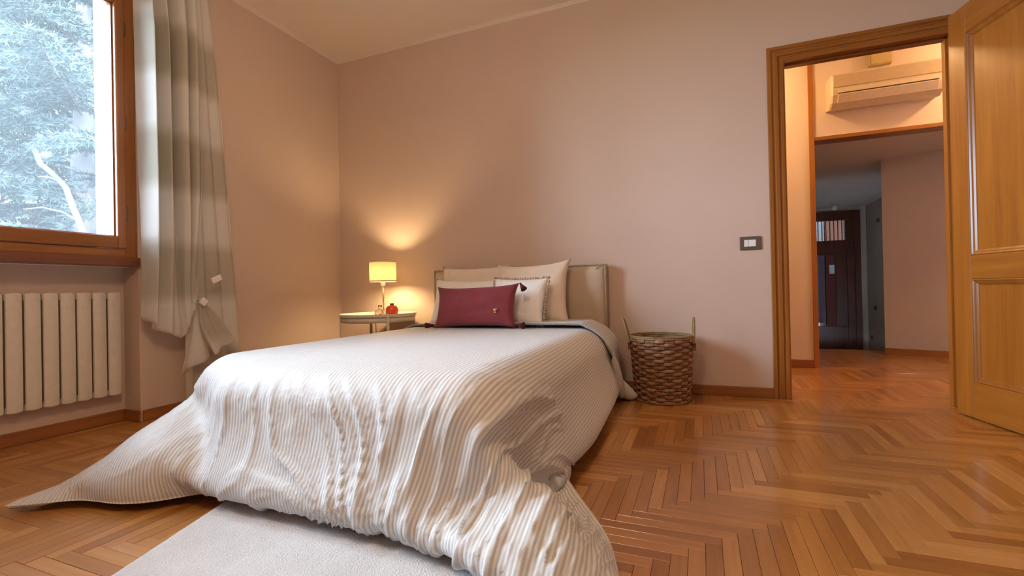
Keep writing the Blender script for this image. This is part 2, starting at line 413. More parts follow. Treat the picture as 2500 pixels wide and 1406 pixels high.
# ------------------------------------------------------------------ window with niche and sill
win = empty('window_1', (XL, (WY0+WY1)/2, WZ0)); tag(win, 'wooden framed window looking onto conifer trees', 'window', kind='structure')
wo = Vector((XL, (WY0+WY1)/2, WZ0))
def wb(name, lo, hi, mat, parent=None, bevel=.003):
    return box(name, Vector(lo)-wo, Vector(hi)-wo, mat, parent or win, bevel)
FX0, FX1 = -3.035, -2.958
wb('frame_post', (FX0, WY1-.058, WZ0), (FX1, WY1, WZ1), WINW); wb('frame_post', (FX0, WY0, WZ0), (FX1, WY0+.058, WZ1), WINW)
wb('frame_rail', (FX0, WY0+.058, WZ0), (FX1, WY1-.058, WZ0+.045), WINWH); wb('frame_rail', (FX0, WY0+.058, WZ1-.05), (FX1, WY1-.058, WZ1), WINWH)
ym = (WY0+WY1)/2
for (y0, y1) in ((ym+.002, WY1-.056), (WY0+.056, ym-.002)):
    s = empty('sash', (0, 0, 0)); s.parent = win
    z0, z1 = WZ0+.047, WZ1-.048; sx0, sx1 = -3.025, -2.945; a = .043 if y0 > ym else .043
    ws = .043; wm = .05
    l, r = (wm, ws) if y0 > ym else (ws, wm)
    wb('stile', (sx0, y0, z0), (sx1, y0+l, z1), WINW, s, .006); wb('stile', (sx0, y1-r, z0), (sx1, y1, z1), WINW, s, .006)
    wb('rail', (sx0, y0+l-.002, z0), (sx1-.001, y1-r+.002, z0+.067), WINWH, s, .006); wb('rail', (sx0, y0+l-.002, z1-.075), (sx1-.001, y1-r+.002, z1), WINWH, s, .006)
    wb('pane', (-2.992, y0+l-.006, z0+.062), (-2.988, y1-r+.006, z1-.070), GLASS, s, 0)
    bz = .006
    for (lo, hi) in (((-2.986, y0+l, z0+.067), (-2.972, y0+l+bz, z1-.075)), ((-2.986, y1-r-bz, z0+.067), (-2.972, y1-r, z1-.075)),
                     ((-2.986, y0+l, z0+.067), (-2.972, y1-r, z0+.067+bz)), ((-2.986, y0+l, z1-.075-bz), (-2.972, y1-r, z1-.075))):
        wb('glazing_bead', lo, hi, WINW, s, .001)
for z in (1.17, 1.68, 2.2):
    wb('hinge', (-2.962, WY1-.060, z-.04), (-2.946, WY1-.048, z+.04), plain('hinge_brass', (.20, .12, .07), .4, .8), win, .003)
sill = box('trim_2', (-3.08, WY0, WZ0-.048), (-2.925, WY1-.001, WZ0-.001), SILLW, bevel=.004)
tag(sill, 'dark wooden window sill above the radiator', 'window sill', kind='structure')
ext = boxes('trim_3', [((XOUT-.01, WY1-.035, WZ0-.05), (-3.04, WY1+.001, WZ1)), ((XOUT-.01, WY0-.001, WZ0-.05), (-3.04, WY0+.035, WZ1)), ((XOUT-.03, WY0+.036, WZ0-.05), (-3.04, WY1-.036, WZ0-.002)),
               ((-3.10, WY1-.050, WZ0), (-3.085, WY1-.035, WZ1)), ((-3.16, WY1-.045, WZ0), (-3.148, WY1-.035, WZ1))], EXTW)
tag(ext, 'white outer reveal with shutter track outside the window glass', 'window reveal')

# ------------------------------------------------------------------ radiator
rad = empty('radiator', (-3.06, 1.16, .17)); tag(rad, 'cream sectional radiator in the niche under the window', 'radiator')
def rad_section():
    w, d, h = .0645, .07, .56; bm = bmesh.new()
    n = 9; prof = [(-w/2, -d/2), (w/2, -d/2)]
    fr = [(w/2-.0005, d/2-.014)]+[(w/2-.004-(w-.008)*k/n, d/2-.006*(2*k/n-1)**2) for k in range(n+1)]+[(-w/2+.0005, d/2-.014)]
    prof = prof+fr          # (y, x) polygon
    vs, fs = [], []; N = len(prof); rows = 9
    zs = [0, .006, .02, .12, .28, .44, .54, .554, .56]
    for r_, z in enumerate(zs):
        k = 1.0 if 1 < r_ < rows-2 else (.96 if r_ in (1, rows-2) else .88)
        for (y, x) in prof:
            arch = .006*(1-(2*y/w)**2); zz = z
            if r_ <= 2: zz = z-arch*(1 if r_ < 2 else .6)
            if r_ >= rows-3: zz = z+arch*(1 if r_ > rows-3 else .6)
            vs.append((x*k if x > 0 else x, y, zz))
    for i in range(rows-1):
        for k in range(N):
            k2 = (k+1) % N; fs.append((i*N+k, i*N+k2, (i+1)*N+k2, (i+1)*N+k))
    fs.append(tuple(range(N))[::-1]); fs.append(tuple((rows-1)*N+k for k in range(N)))
    me = mesh('section', vs, fs); bm.from_mesh(me); bmesh.ops.recalc_face_normals(bm, faces=bm.faces); bm.to_mesh(me); bm.free()
    me.materials.append(RADM); return me
rs = rad_section()
NS = 18
for k in range(NS):
    o = bpy.data.objects.new('section', rs); COL.objects.link(o); o.parent = rad
    o.location = (.005, 1.635-.034-.0688*k-1.16, 0)
box('core', (-.022, 1.628-.0688*NS-1.16, .03), (.028, 1.628-1.16, .53), GAPM, rad)
for yy in (.35, -.5):
    for zz in (.12, .45): box('bracket', (-.032, yy-.012, zz-.01), (-.015, yy+.012, zz+.01), GAPM, rad)
# ------------------------------------------------------------------ hall beyond the doorway
OX0 = .895                                              # left side of the cased opening in the hall wall
hw = boxes('wall_hall', [((-1.2, HY1, 0), (OX0-.025, HY1+.12, HZ)), ((OX0-.025, HY1, 1.925), (2.75, HY1+.12, HZ))], HALLW)
tag(hw, 'warm lit hall wall seen through the doorway under the air conditioner', 'wall')
he = boxes('wall_hall_end', [((2.62, HY0, 0), (2.74, 5.7, HZ))], HALLW); tag(he, 'hidden end wall of the hall past the door', 'wall')
hs = boxes('wall_hall_start', [((-1.3, HY0, 0), (-1.2, HY1+.12, HZ))], HALLW); tag(hs, 'hidden start wall of the hall behind the bedroom wall', 'wall')
hc = boxes('ceiling_hall', [((-1.3, HY0, HZ), (2.75, HY1+.12, HZ+.1))], HALLW); tag(hc, 'pale hall ceiling above the air conditioner', 'ceiling')
op = empty('trim_4', (OX0, HY1, 0)); tag(op, 'honey wood lining around the hall opening', 'door frame', kind='structure')
def ob_(name, lo, hi, m): return box(name, Vector(lo)-Vector((OX0, HY1, 0)), Vector(hi)-Vector((OX0, HY1, 0)), m, op, .002)
ob_('lining_post', (OX0-.025, HY1-.014, 0), (OX0+.012, HY1+.134, HZ-.002), DOORW)
ob_('lining_head', (OX0+.012, HY1-.014, 1.895), (2.62, HY1+.134, 1.925), CASEWH)

# vestibule: lower landing with entrance door
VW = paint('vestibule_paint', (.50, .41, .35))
VC = 1.905
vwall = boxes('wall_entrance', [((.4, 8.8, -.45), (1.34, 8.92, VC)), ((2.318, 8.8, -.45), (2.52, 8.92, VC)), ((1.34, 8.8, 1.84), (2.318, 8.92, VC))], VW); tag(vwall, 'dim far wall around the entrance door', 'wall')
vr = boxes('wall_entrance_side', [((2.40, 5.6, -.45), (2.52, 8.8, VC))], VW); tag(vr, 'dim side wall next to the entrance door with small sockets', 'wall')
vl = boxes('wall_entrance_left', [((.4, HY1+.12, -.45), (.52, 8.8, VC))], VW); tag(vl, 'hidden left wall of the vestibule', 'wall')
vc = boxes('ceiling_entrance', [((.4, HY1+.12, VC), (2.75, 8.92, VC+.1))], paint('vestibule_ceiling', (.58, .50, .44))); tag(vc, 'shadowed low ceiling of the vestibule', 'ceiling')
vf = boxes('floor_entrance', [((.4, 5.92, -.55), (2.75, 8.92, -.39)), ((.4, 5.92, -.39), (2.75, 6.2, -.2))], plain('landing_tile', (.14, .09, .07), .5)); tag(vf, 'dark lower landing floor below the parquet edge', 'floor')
# oblique wall on the right of the passage
bm = bmesh.new(); P0, P1 = Vector((1.665, 5.62, 0)), Vector((2.75, 5.17, 0)); dn = Vector((.38, .92, 0)).normalized()*.12
vs = [P0, P1, P1+dn, P0+dn]; vs = [v.copy() for v in vs]+[v+Vector((0, 0, VC)) for v in vs]
ow = obj('wall_passage', mesh('wall_passage', vs, [(0, 1, 5, 4), (1, 2, 6, 5), (2, 3, 7, 6), (3, 0, 4, 7), (4, 5, 6, 7), (3, 2, 1, 0)]), paint('dimmed_passage_paint', (.46, .385, .335))); tag(ow, 'grey beige wall, darkened in tone, at the right of the passage with low baseboard', 'wall', kind='structure')  # tone set darker to offset the hall lamplight falling on this wall
tb = P1-P0; tb.normalize(); nb = Vector((tb.y, -tb.x, 0))*.012
vs = [P0, P1, P1+nb, P0+nb]; vs = [v.copy() for v in vs]+[v+Vector((0, 0, .065)) for v in vs]
o = obj('baseboard_passage', mesh('baseboard_passage', vs, [(0, 1, 2, 3)[::-1], (4, 5, 6, 7), (0, 1, 5, 4), (1, 2, 6, 5), (2, 3, 7, 6), (3, 0, 4, 7)]), BASEW); tag(o, 'low wood baseboard of the passage wall', 'baseboard', kind='structure')
o = box('trim_5', (.6, 5.905, -.02), (1.7, 5.935, .004), CASEWH, bevel=.002); tag(o, 'worn wood nosing at the end of the hall parquet', 'floor trim', kind='structure')

# entrance door with barred transom
ed = empty('door_2', (1.85, 8.8, -.39)); tag(ed, 'dark wooden entrance door with glazed panel and barred transom', 'door', kind='structure')
def eb(name, x0, x1, z0, z1, y0, y1, m, parent=None, bev=.004): return box(name, (x0-1.85, y0-8.8, z0+.39), (x1-1.85, y1-8.8, z1+.39), m, parent or ed, bev)
eb('frame_post', 1.34, 1.42, -.39, 1.84, 8.76, 8.86, DARKW); eb('frame_post', 2.24, 2.318, -.39, 1.84, 8.76, 8.86, DARKW)
eb('frame_head', 1.42, 2.24, 1.70, 1.84, 8.76, 8.86, DARKW); eb('transom_rail', 1.42, 2.24, 1.26, 1.385, 8.765, 8.86, DARKW)
eb('transom_stile', 2.12, 2.24, 1.385, 1.70, 8.775, 8.85, DARKW); eb('transom_stile', 1.42, 1.52, 1.385, 1.70, 8.775, 8.85, DARKW)
REDG = plain('red_facade', (.62, .25, .17), .8)
tg = eb('transom_pane', 1.52, 2.12, 1.385, 1.70, 8.815, 8.82, thin_glass('dimmed_transom_glass', (.15, .15, .15)), None, 0)  # dark tint added to hold down the bright daylight outside
for k in range(11):
    x = 1.55+.0535*k; eb('bar', x-.006, x+.006, 1.385, 1.70, 8.795, 8.807, DARKW, None, .002)
eb('leaf_stile', 1.42, 1.55, -.39, 1.26, 8.78, 8.84, DARKW); eb('leaf_stile', 2.14, 2.24, -.39, 1.26, 8.78, 8.84, DARKW)
eb('leaf_rail', 1.55, 2.14, -.39, .03, 8.78, 8.84, DARKW); eb('leaf_rail', 1.55, 2.14, 1.16, 1.26, 8.78, 8.84, DARKW)
eb('leaf_mullion', 1.985, 2.00, .03, 1.16, 8.785, 8.835, DARKW); eb('leaf_panel', 2.00, 2.14, .03, 1.16, 8.80, 8.83, DARKW)
eb('pane', 1.55, 1.985, .03, 1.16, 8.812, 8.818, thin_glass('dimmed_door_glass', (.05, .04, .042)), None, 0)  # pane colour darkened so the street behind it shows dim
eb('paper_note', 1.905, 1.975, .86, 1.0, 8.803, 8.806, plain('paper', (.75, .78, .80), .8), None, 0)
tube('door_handle', [(1.50-1.85, -.02, 1.4), (1.50-1.85, -.07, 1.4), (1.60-1.85, -.07, 1.4)], .01, STEEL, ed)
o = boxes('wall_street', [((.9, 10.6, -1.0), (2.22, 10.8, 3.4))], paint('street_plaster', (.72, .70, .70))); tag(o, 'pale building across the street behind the entrance door', 'wall')
o = boxes('wall_street_red', [((2.24, 10.6, -1.0), (3.6, 10.8, 3.4))], REDG); tag(o, 'red facade across the street behind the entrance door', 'wall')

# sockets and ceiling knob in the vestibule
for (y, z, lab) in ((8.45, .33, 'small brown wall socket beside the entrance door'), (8.62, -.12, 'lowest small socket near the entrance floor'), (8.25, 1.60, 'small dark sensor high on the entrance side wall')):
    s_ = empty('wall_socket', (2.40, y, z)); tag(s_, lab, 'socket', 'vestibule wall fittings')
    box('plate', (-.012, -.045, -.03), (0, .045, .03), BRONZE, s_, .004); box('insert', (-.015, -.02, -.014), (-.010, .02, .014), GAPM, s_, .002)
cl_ = empty('ceiling_light', (1.86, 8.2, VC)); tag(cl_, 'small white ceiling light above the entrance door', 'ceiling light')
obj('rose', lathe_mesh('rose', [(.05, 0), (.05, -.012), (.03, -.02), (.012, -.022)], 20), WHITEP, cl_)
obj('globe', lathe_mesh('globe', [(.008, -.02), (.008, -.05)]+[(.035*math.sin(t*PI/8), -.085+.035*math.cos(t*PI/8)) for t in range(1, 9)], 20), WHITEP, cl_)

# ------------------------------------------------------------------ air conditioner
ac = empty('air_conditioner', (1.34, HY1, 2.10)); tag(ac, 'cream wall air conditioner above the hall opening', 'air conditioner')
def ac_body(x0, x1):
    pr = [(0, .02), (-.10, .0), (-.165, .035), (-.19, .09), (-.19, .235), (-.175, .258), (0, .265)]   # (y,z)
    vs = []
    for x in (x0, x0+.012, x1-.012, x1):
        k = .93 if x in (x0, x1) else 1.0
        for (y, z) in pr: vs.append((x, y*k if y < -.02 else y, .13+(z-.13)*(k if y < -.02 else .98)))
    n = len(pr); fs = []
    for i in range(3):
        for k in range(n): fs.append((i*n+k, (i+1)*n+k, (i+1)*n+(k+1) % n, i*n+(k+1) % n))
    fs += [tuple(range(n)), tuple(range(3*n, 4*n))[::-1]]
    return mesh('body', vs, fs)
obj('body', ac_body(-.345, .375), ACM, ac)
ACF = plain('air_conditioner_front', (.70, .60, .44), .45)
box('front_panel', (-.33, -.197, .15), (.36, -.188, .243), plain('air_conditioner_grille', (.55, .44, .28), .5), ac, .003)
sl = box('louvre', (-.30, -.006, -.035), (.33, .006, .035), ACF, ac, .003); sl.location = (0, -.183, .062); sl.rotation_euler = (.55, 0, 0)
sl2 = box('louvre', (-.30, -.005, -.014), (.33, .005, .014), ACF, ac, .003); sl2.location = (0, -.192, .118); sl2.rotation_euler = (.1, 0, 0)
box('outlet_slot', (-.30, -.1925, .094), (.33, -.185, .104), GAPM, ac)
jb = empty('junction_box', (1.365, HY1, 2.49)); tag(jb, 'small yellowish junction box above the air conditioner', 'junction box')
box('body', (-.075, -.045, -.055), (.075, 0, .06), plain('old_plastic', (.50, .38, .16), .5), jb, .006, 3); box('lid', (-.065, -.050, -.047), (.065, -.044, .052), plain('old_plastic_lid', (.55, .43, .20), .5), jb, .003)
box('conduit', (-.012, -.02, .06), (.012, 0, .068), WHITEP, jb)

# hall ceiling lamps out of view; left one added to even the light
HLM = emit('hall_lamp_glow', (1.0, .60, .27), HALL_LAMP/(4*PI*PI*.11*.11*.9))
for (x, lab) in ((.22, 'added opal hall ceiling lamp that brightens the left of the hall'), (2.25, 'round opal hall ceiling lamp behind the door jamb')):
    hl = empty('hall_ceiling_lamp', (x, 4.15, HZ)); tag(hl, lab, 'ceiling lamp', 'hall ceiling lamps')
    obj('base', lathe_mesh('base', [(.12, 0), (.12, -.02), (.10, -.025)], 24), WHITEP, hl)
    obj('globe', lathe_mesh('globe', [(.10, -.022)]+[(.11*math.cos(t*PI/16), -.03-.075*math.sin(t*PI/16)) for t in range(0, 9)], 24), HLM, hl)
# bedroom ceiling lamp, above and out of the camera's field
rl = empty('bedroom_ceiling_lamp', (-.60, .30, ZC)); tag(rl, 'wide opal ceiling lamp in the middle of the bedroom', 'ceiling lamp')
obj('base', lathe_mesh('base', [(.08, 0), (.08, -.02), (.02, -.03), (.008, -.03), (.008, -.30), (.03, -.31)], 24), WHITEP, rl)
RLM = emit('bedroom_lamp_glow', (1.0, .70, .44), ROOM_LAMP/(4*PI*PI*.2*.2))
obj('globe', lathe_mesh('globe', [(.2*math.sin(t*PI/16)+.0005, -.50+.2*math.cos(t*PI/16)) for t in range(0, 17)], 32), RLM, rl)

# ------------------------------------------------------------------ outside: ground and conifers
gm = paint('grass_ground', (.10, .13, .07), .95)
g = boxes('ground', [((-60, -60, -3.2), (XOUT-.02, 60, -3.0))], gm); tag(g, 'garden ground outside the window', 'ground')
def needle_mat(name, c0, c1):
    m, nt, b = newmat(name)
    gi = nd(nt, 'ShaderNodeNewGeometry')
    c = ramp(nt, gi.outputs['Random Per Island'], [(0, c0), (1, c1)]); nt.links.new(c, b.inputs['Base Color']); b.inputs['Roughness'].default_value = .7
    b.inputs['Specular IOR Level'].default_value = .2
    return m
NEED = needle_mat('conifer_needles', (.018, .028, .028), (.060, .085, .085))
BARK = paint('conifer_bark', (.16, .15, .16), .9, .2, 40, .5)
def conifer(loc, h, seed, label, rmax, nb, zlow=-2.0, dens=1.0):
    R = random.Random(seed); root = empty('conifer_tree', loc); tag(root, label, 'tree', 'conifers outside the window')
    zb = -3.0-loc[2]
    tube('trunk', [(R.uniform(-.04, .04), R.uniform(-.04, .04), zb+(h-zb)*t/8) for t in range(9)], [.24*(1-t/8.6) for t in range(9)], BARK, root, 10)
    nv, nf = [], []; bv, bf = [], []
    for i in range(nb):
        z = zlow+(h-zlow)*(i/nb)**1.1; L = rmax*(1-(z-zlow)/(h-zlow))**.75*R.uniform(.75, 1.1)+.25
        a = i*2.399+R.uniform(-.3, .3); dx, dy = math.cos(a), math.sin(a); droop = R.uniform(.18, .42)
        pts = []
        for t in range(9):
            u = t/8; pts.append(Vector((dx*L*u, dy*L*u, z+L*(.16*u-droop*u*u+.12*u**4)))+Vector((0, 0, R.uniform(-.02, .02))))
        v, f = tube_data(pts, [.035*(1-u/9)*min(1, L) for u in range(9)], 5); k = len(bv); bv += v; bf += [tuple(k+q for q in t) for t in f]
        side = Vector((-dy, dx, 0))
        nt_ = int((10+L*20)*dens)
        for q in range(nt_):
            u = .12+.88*q/nt_; p = pts[min(7, int(u*8))].lerp(pts[min(8, int(u*8)+1)], u*8-int(u*8)) if u < 1 else pts[8]
            s = 1 if q % 2 else -1
            tl = (.20+.42*(1-u))*R.uniform(.7, 1.25)*min(1.2, .5+L*.35)
            d = (side*s*R.uniform(.75, 1)+Vector((dx, dy, 0))*R.uniform(.35, .9)+Vector((0, 0, R.uniform(-.55, .02)))).normalized()
            nn = int(30+tl*100)
            e = p+d*tl+Vector((0, 0, -.12*tl))
            k = len(bv); v, f = tube_data([p, p+d*tl*.5, e], [.006, .004, .002], 3); bv += v; bf += [tuple(k+x for x in t) for t in f]
            for n_ in range(nn):
                w = (n_+.5)/nn; c = p+d*(tl*w)+Vector((0, 0, -.12*tl*w*w))
                nd_ = (d*R.uniform(.3, 1.1)+Vector((R.gauss(0, .6), R.gauss(0, .6), R.gauss(0, .45)))).normalized()
                ln = R.uniform(.05, .12); pr = nd_.cross(Vector((R.gauss(0, 1), R.gauss(0, 1), R.gauss(0, 1)))).normalized()*.0095
                k = len(nv); nv += [c-pr, c+pr, c+nd_*ln]; nf.append((k, k+1, k+2))
    obj('branches', mesh('branches', bv, bf, True), BARK, root)
    tag(obj('needles', mesh('needles', nv, nf), NEED, root), kind='stuff')
    return root
conifer((-8.0, 3.9, 0), 8.0, 3, 'tall blue green conifer closest to the window', 2.7, 110, .2, 1.0)
conifer((-14.8, 6.4, 0), 11.5, 8, 'second blue green conifer standing farther from the window', 3.0, 90, .2, .9)
conifer((-21.5, 9.2, 0), 14.0, 11, 'third conifer far behind the other two', 3.2, 80, .2, .8)
dl = empty('dead_limb', (-6.3, 2.70, 0)); tag(dl, 'pale bare broken limb in front of the conifer', 'branch')
LIMB = paint('bare_wood', (.045, .042, .045), .9, .15, 60, .4)
tube('limb', [(0, -.06, 2.26), (0, -.01, 2.11), (.02, .06, 2.04), (.0, .14, 1.97), (.0, .20, 1.90), (0, .25, 1.72), (.02, .30, 1.55), (.0, .34, 1.45), (-.05, .5, 1.0), (-.3, .9, -.5), (-1.2, 1.15, -3.0)], [.024, .027, .027, .026, .028, .03, .032, .034, .05, .08, .12], LIMB, dl, 8)
tube('twig', [(.0, .30, 1.56), (.02, .16, 1.63), (.0, 0, 1.66), (-.02, -.14, 1.62)], [.014, .011, .008, .004], LIMB, dl, 6)
tube('twig', [(0, .16, 1.96), (.02, .05, 1.98), (.0, -.02, 1.975)], [.012, .01, .005], LIMB, dl, 6)
# ------------------------------------------------------------------ cloth relaxation (position based) for the bedding
def _rbox(P, lo, hi, r, eps):
    c = (lo+hi)/2; h = (hi-lo)/2-r; q = P-c; a = np.abs(q)-h
    out = np.maximum(a, 0); d = np.sqrt((out*out).sum(-1)); ins = d+np.minimum(a.max(-1), 0)-r-eps
    m = ins < 0
    if m.any():
        qi = q[m]; di = d[m][:, None]; n2 = np.zeros_like(qi); n2[np.arange(len(qi)), a[m].argmax(-1)] = 1
        n = np.where(di > 1e-9, out[m]/np.maximum(di, 1e-9), n2)*np.sign(qi+1e-12)
        P[m] -= ins[m][:, None]*n
    return m
def relax(X0, ru, rv, lo, hi, rad_, eps, pulls, steps, iters, bend, fix, fric=.6, ground=.03, damp=.97, reach=4, stiff=.5, puff=0.0, pads=(), balls=()):
    F = np.float32; X = X0.astype(F).copy(); V = np.zeros_like(X); dt = F(1/50.); ru = ru.astype(F)[..., None]; rv = rv.astype(F)[..., None]
    rd = np.sqrt(.5*(ru[1:]**2+ru[:-1]**2)+.5*(rv[:, 1:]**2+rv[:, :-1]**2)); W = np.ones(X.shape[:2]+(1,), F); W[fix] = 0
    lo = lo.astype(F); hi = hi.astype(F)
    def solve(A, B, wa, wb, r, k):
        d = B-A; L = np.sqrt((d*d).sum(-1, keepdims=True)); d *= k*(1-r/np.maximum(L, 1e-9))/np.maximum(wa+wb, 1e-6)
        A += wa*d; B -= wb*d
    def keep(A, B, wa, wb, r, k):           # only pushes apart: resists tight bending of the padded quilt
        d = B-A; L = np.sqrt((d*d).sum(-1, keepdims=True)); e = np.minimum(1-r/np.maximum(L, 1e-9), 0); d *= k*e/np.maximum(wa+wb, 1e-6)
        A += wa*d; B -= wb*d
    nv, nu = X.shape[:2]; cu, cv = np.cumsum(np.pad(ru[..., 0], ((0, 0), (1, 0))), 1), np.cumsum(np.pad(rv[..., 0], ((1, 0), (0, 0))), 0)
    for s in range(steps):
        V[..., 2] -= F(9.8)*dt; V *= F(damp)
        if puff:
            gu = np.gradient(X, axis=1); gv = np.gradient(X, axis=0); N = np.cross(gv, gu); N /= np.maximum(np.sqrt((N*N).sum(-1, keepdims=True)), 1e-9); V += N*F(puff)*dt
        P = X+V*dt*W
        for idx, tgt, k in pulls: P[idx] += F(k)*(tgt.astype(F)-P[idx])
        for it in range(iters):
            for o in (0, 1):
                n = (nu-o)//2; solve(P[:, o:o+2*n:2], P[:, o+1:o+2*n:2], W[:, o:o+2*n:2], W[:, o+1:o+2*n:2], ru[:, o:o+2*n:2], F(1))
                n = (nv-o)//2; solve(P[o:o+2*n:2], P[o+1:o+2*n:2], W[o:o+2*n:2], W[o+1:o+2*n:2], rv[o:o+2*n:2], F(1))
                n = len(range(o, nv-1, 2)); A = slice(o, o+2*n, 2); B = slice(o+1, o+2*n, 2)
                solve(P[A, :-1], P[B, 1:], W[A, :-1], W[B, 1:], rd[A], F(.4)); solve(P[A, 1:], P[B, :-1], W[A, 1:], W[B, :-1], rd[A], F(.4))
            if it % 3 == 0:
                for (D, k, fn) in ((2, bend, solve), (reach, stiff, keep)):
                    fr = F(1.0 if D == 2 else .955)
                    for b0 in range(0, 2*D, D):
                        r_ = np.array([i for i in range(nv-D) if (i//D) % 2 == b0//D]); A, B = P[r_], P[r_+D]; fn(A, B, W[r_], W[r_+D], fr*(cv[r_+D]-cv[r_])[..., None], F(k)); P[r_], P[r_+D] = A, B
                        c_ = np.array([i for i in range(nu-D) if (i//D) % 2 == b0//D]); A, B = P[:, c_], P[:, c_+D]; fn(A, B, W[:, c_], W[:, c_+D], fr*(cu[:, c_+D]-cu[:, c_])[..., None], F(k)); P[:, c_], P[:, c_+D] = A, B
            if it % 2 == 1 or it == iters-1:
                m = _rbox(P, lo, hi, rad_, eps)
                for (l2, h2, r2) in pads: _rbox(P, l2, h2, r2, F(0))
                for (c2, r2) in balls:
                    dv = P-c2; dl = np.sqrt((dv*dv).sum(-1, keepdims=True)); P += dv/np.maximum(dl, 1e-6)*np.maximum(r2-dl, 0)
                fl = P[..., 2] < ground; P[..., 2] = np.maximum(P[..., 2], F(ground))
                if it == iters-1:
                    mm = (m | fl); P[mm] -= (P[mm]-X[mm])*np.array([fric, fric, 0], F)
        V = (P-X)/dt; sp = np.sqrt((V*V).sum(-1, keepdims=True)); V *= np.minimum(1, 2.0/np.maximum(sp, 1e-9)); X = P
    return X.astype(np.float64)
def along(pts, n, w=None):
    """n points at even arc length along a polyline"""
    p = np.array(pts, float); s = np.r_[0, np.cumsum(np.linalg.norm(np.diff(p, axis=0), axis=1))]; t = np.linspace(0, s[-1], n)
    return np.stack([np.interp(t, s, p[:, k]) for k in range(3)], -1)
def upsample(X):
    nv, nu = X.shape[:2]
    Y = np.zeros((2*nv-1, nu, 3)); Y[::2] = X; Y[1::2] = (X[1:]+X[:-1])/2; Y[3:-2:2] = (-X[:-3]+9*X[1:-2]+9*X[2:-1]-X[3:])/16
    Z = np.zeros((2*nv-1, 2*nu-1, 3)); Z[:, ::2] = Y; Z[:, 1::2] = (Y[:, 1:]+Y[:, :-1])/2; Z[:, 3:-2:2] = (-Y[:, :-3]+9*Y[:, 1:-2]+9*Y[:, 2:-1]-Y[:, 3:])/16
    return Z
BED_LO, BED_HI = np.array([-1.92, 1.27, -1.0]), np.array([-.545, 3.2, .435])
RIDGE_L = [(-2.12, .82, .03), (-2.053, .954, .098), (-1.993, 1.074, .198), (-1.938, 1.185, .29), (-1.908, 1.244, .352), (-1.87, 1.32, .42)]
RIDGE_R = [(-.18, .97, .03), (-.24, 1.0, .14), (-.31, 1.05, .25), (-.40, 1.12, .35), (-.49, 1.19, .425), (-.57, 1.26, .46)]
def make_duvet():
    rg = np.random.default_rng(5); w = 2.20; ytop = 3.06; Lv = ytop-1.13+.375; du = .04; nu, nv = int(round(w/du))+1, int(round(Lv/du))+1
    u = -1.2525+(np.arange(nu)-(nu-1)/2)*du; v = ytop-np.arange(nv)*du; Xx, Yy = np.meshgrid(u, v)
    Z = .475+rg.normal(0, .001, Xx.shape)+np.clip((1.3-Yy)/.25, 0, 1)*.012*np.sin(Xx*30+3*np.sin(Xx*9)+Yy*6); X = np.stack([Xx, Yy, Z], -1)
    foot = [(-2.12, .82, .03), (-1.96, .94, .03), (-1.62, 1.12, .03), (-1.33, 1.10, .03), (-1.146, 1.125, .03), (-.99, 1.20, .03), (-.816, 1.17, .03), (-.657, 1.11, .03), (-.59, 1.04, .03), (-.47, .98, .03), (-.33, .93, .03), (-.18, .97, .03)]
    right = [(-.50, 3.06, .09), (-.485, 2.6, .10), (-.465, 2.2, .11), (-.45, 1.9, .12), (-.44, 1.62, .125), (-.40, 1.42, .07), (-.28, 1.25, .04), (-.20, 1.08, .03), (-.18, .97, .03)]
    left = [(-2.0, 3.06, .07), (-2.01, 2.6, .07), (-2.02, 1.9, .06), (-2.05, 1.5, .04), (-2.10, 1.1, .03), (-2.12, .82, .03)]
    for lev, (steps, iters, kp) in enumerate(((170, 14, .10), (70, 22, .16))):
        if lev: X = upsample(X); du /= 2; nv, nu = X.shape[:2]
        yy = ytop-np.arange(nv)*du; ru = np.full((nv, nu-1), du)*(1+.005*np.clip((1.30-yy)/.2, 0, 1))[:, None]; rv = np.full((nv-1, nu), du)
        fix = np.zeros((nv, nu), bool); fix[:max(2, int(.16/du)), int(.5/du):-int(.5/du)] = True
        pulls = [((nv-1, slice(None)), along(foot, nu), 2.2*kp), ((slice(0, nv-1), nu-1), along(right, nv)[:-1], kp), ((slice(0, nv-1), 0), along(left, nv)[:-1], kp)]
        # the two foot corners stand out as ridges from the mattress corner down to the tip
        for (j0, line, (eu, ev), kr) in ((0, RIDGE_L, (.48, .55), .9), (nu-1, RIDGE_R, (.44, .50), .45)):
            m_ = int(.60/du); t = np.arange(1, m_)/m_; jj = np.round(t*eu/du).astype(int); ii = nv-1-np.round(t*ev/du).astype(int)
            tg = along(line, m_+1)[1:-1]
            if j0: q = t < .88; ii, jj, tg = ii[q], jj[q], tg[q]
            pulls.append(((ii, jj if j0 == 0 else j0-jj), tg, kr))
            if lev and j0 == 0: pulls.append(((np.minimum(ii+2, nv-2), jj+2), tg+np.array([.03, -.012, -.022]), .35))
        X = relax(X, ru, rv, BED_LO, BED_HI, .13, .03, pulls, steps, iters, .05, fix, reach=2+2*lev if lev else 2, stiff=.5, puff=.6, pads=[(np.array([-1.68, 1.125, -1.0], np.float32), np.array([-.515, 1.7, .460], np.float32), .15)],
                  balls=[(np.array([-1.83, 1.16, .02], np.float32), np.float32(.235)), (np.array([-.42, 1.12, .0], np.float32), np.float32(.17)), (np.array([-.31, 1.06, -.02], np.float32), np.float32(.14))])
    for _ in range(22):                      # iron out kinks near the floor
        L = X.copy(); L[1:-1, 1:-1] = (X[:-2, 1:-1]+X[2:, 1:-1]+X[1:-1, :-2]+X[1:-1, 2:])/4; L[-1, 1:-1] = (X[-1, :-2]+X[-1, 2:])/2; L[1:-1, -1] = (X[:-2, -1]+X[2:, -1])/2
        k = np.clip((.32-X[..., 2:])/.15, 0, .7); X = X+k*(L-X)
    return X, du
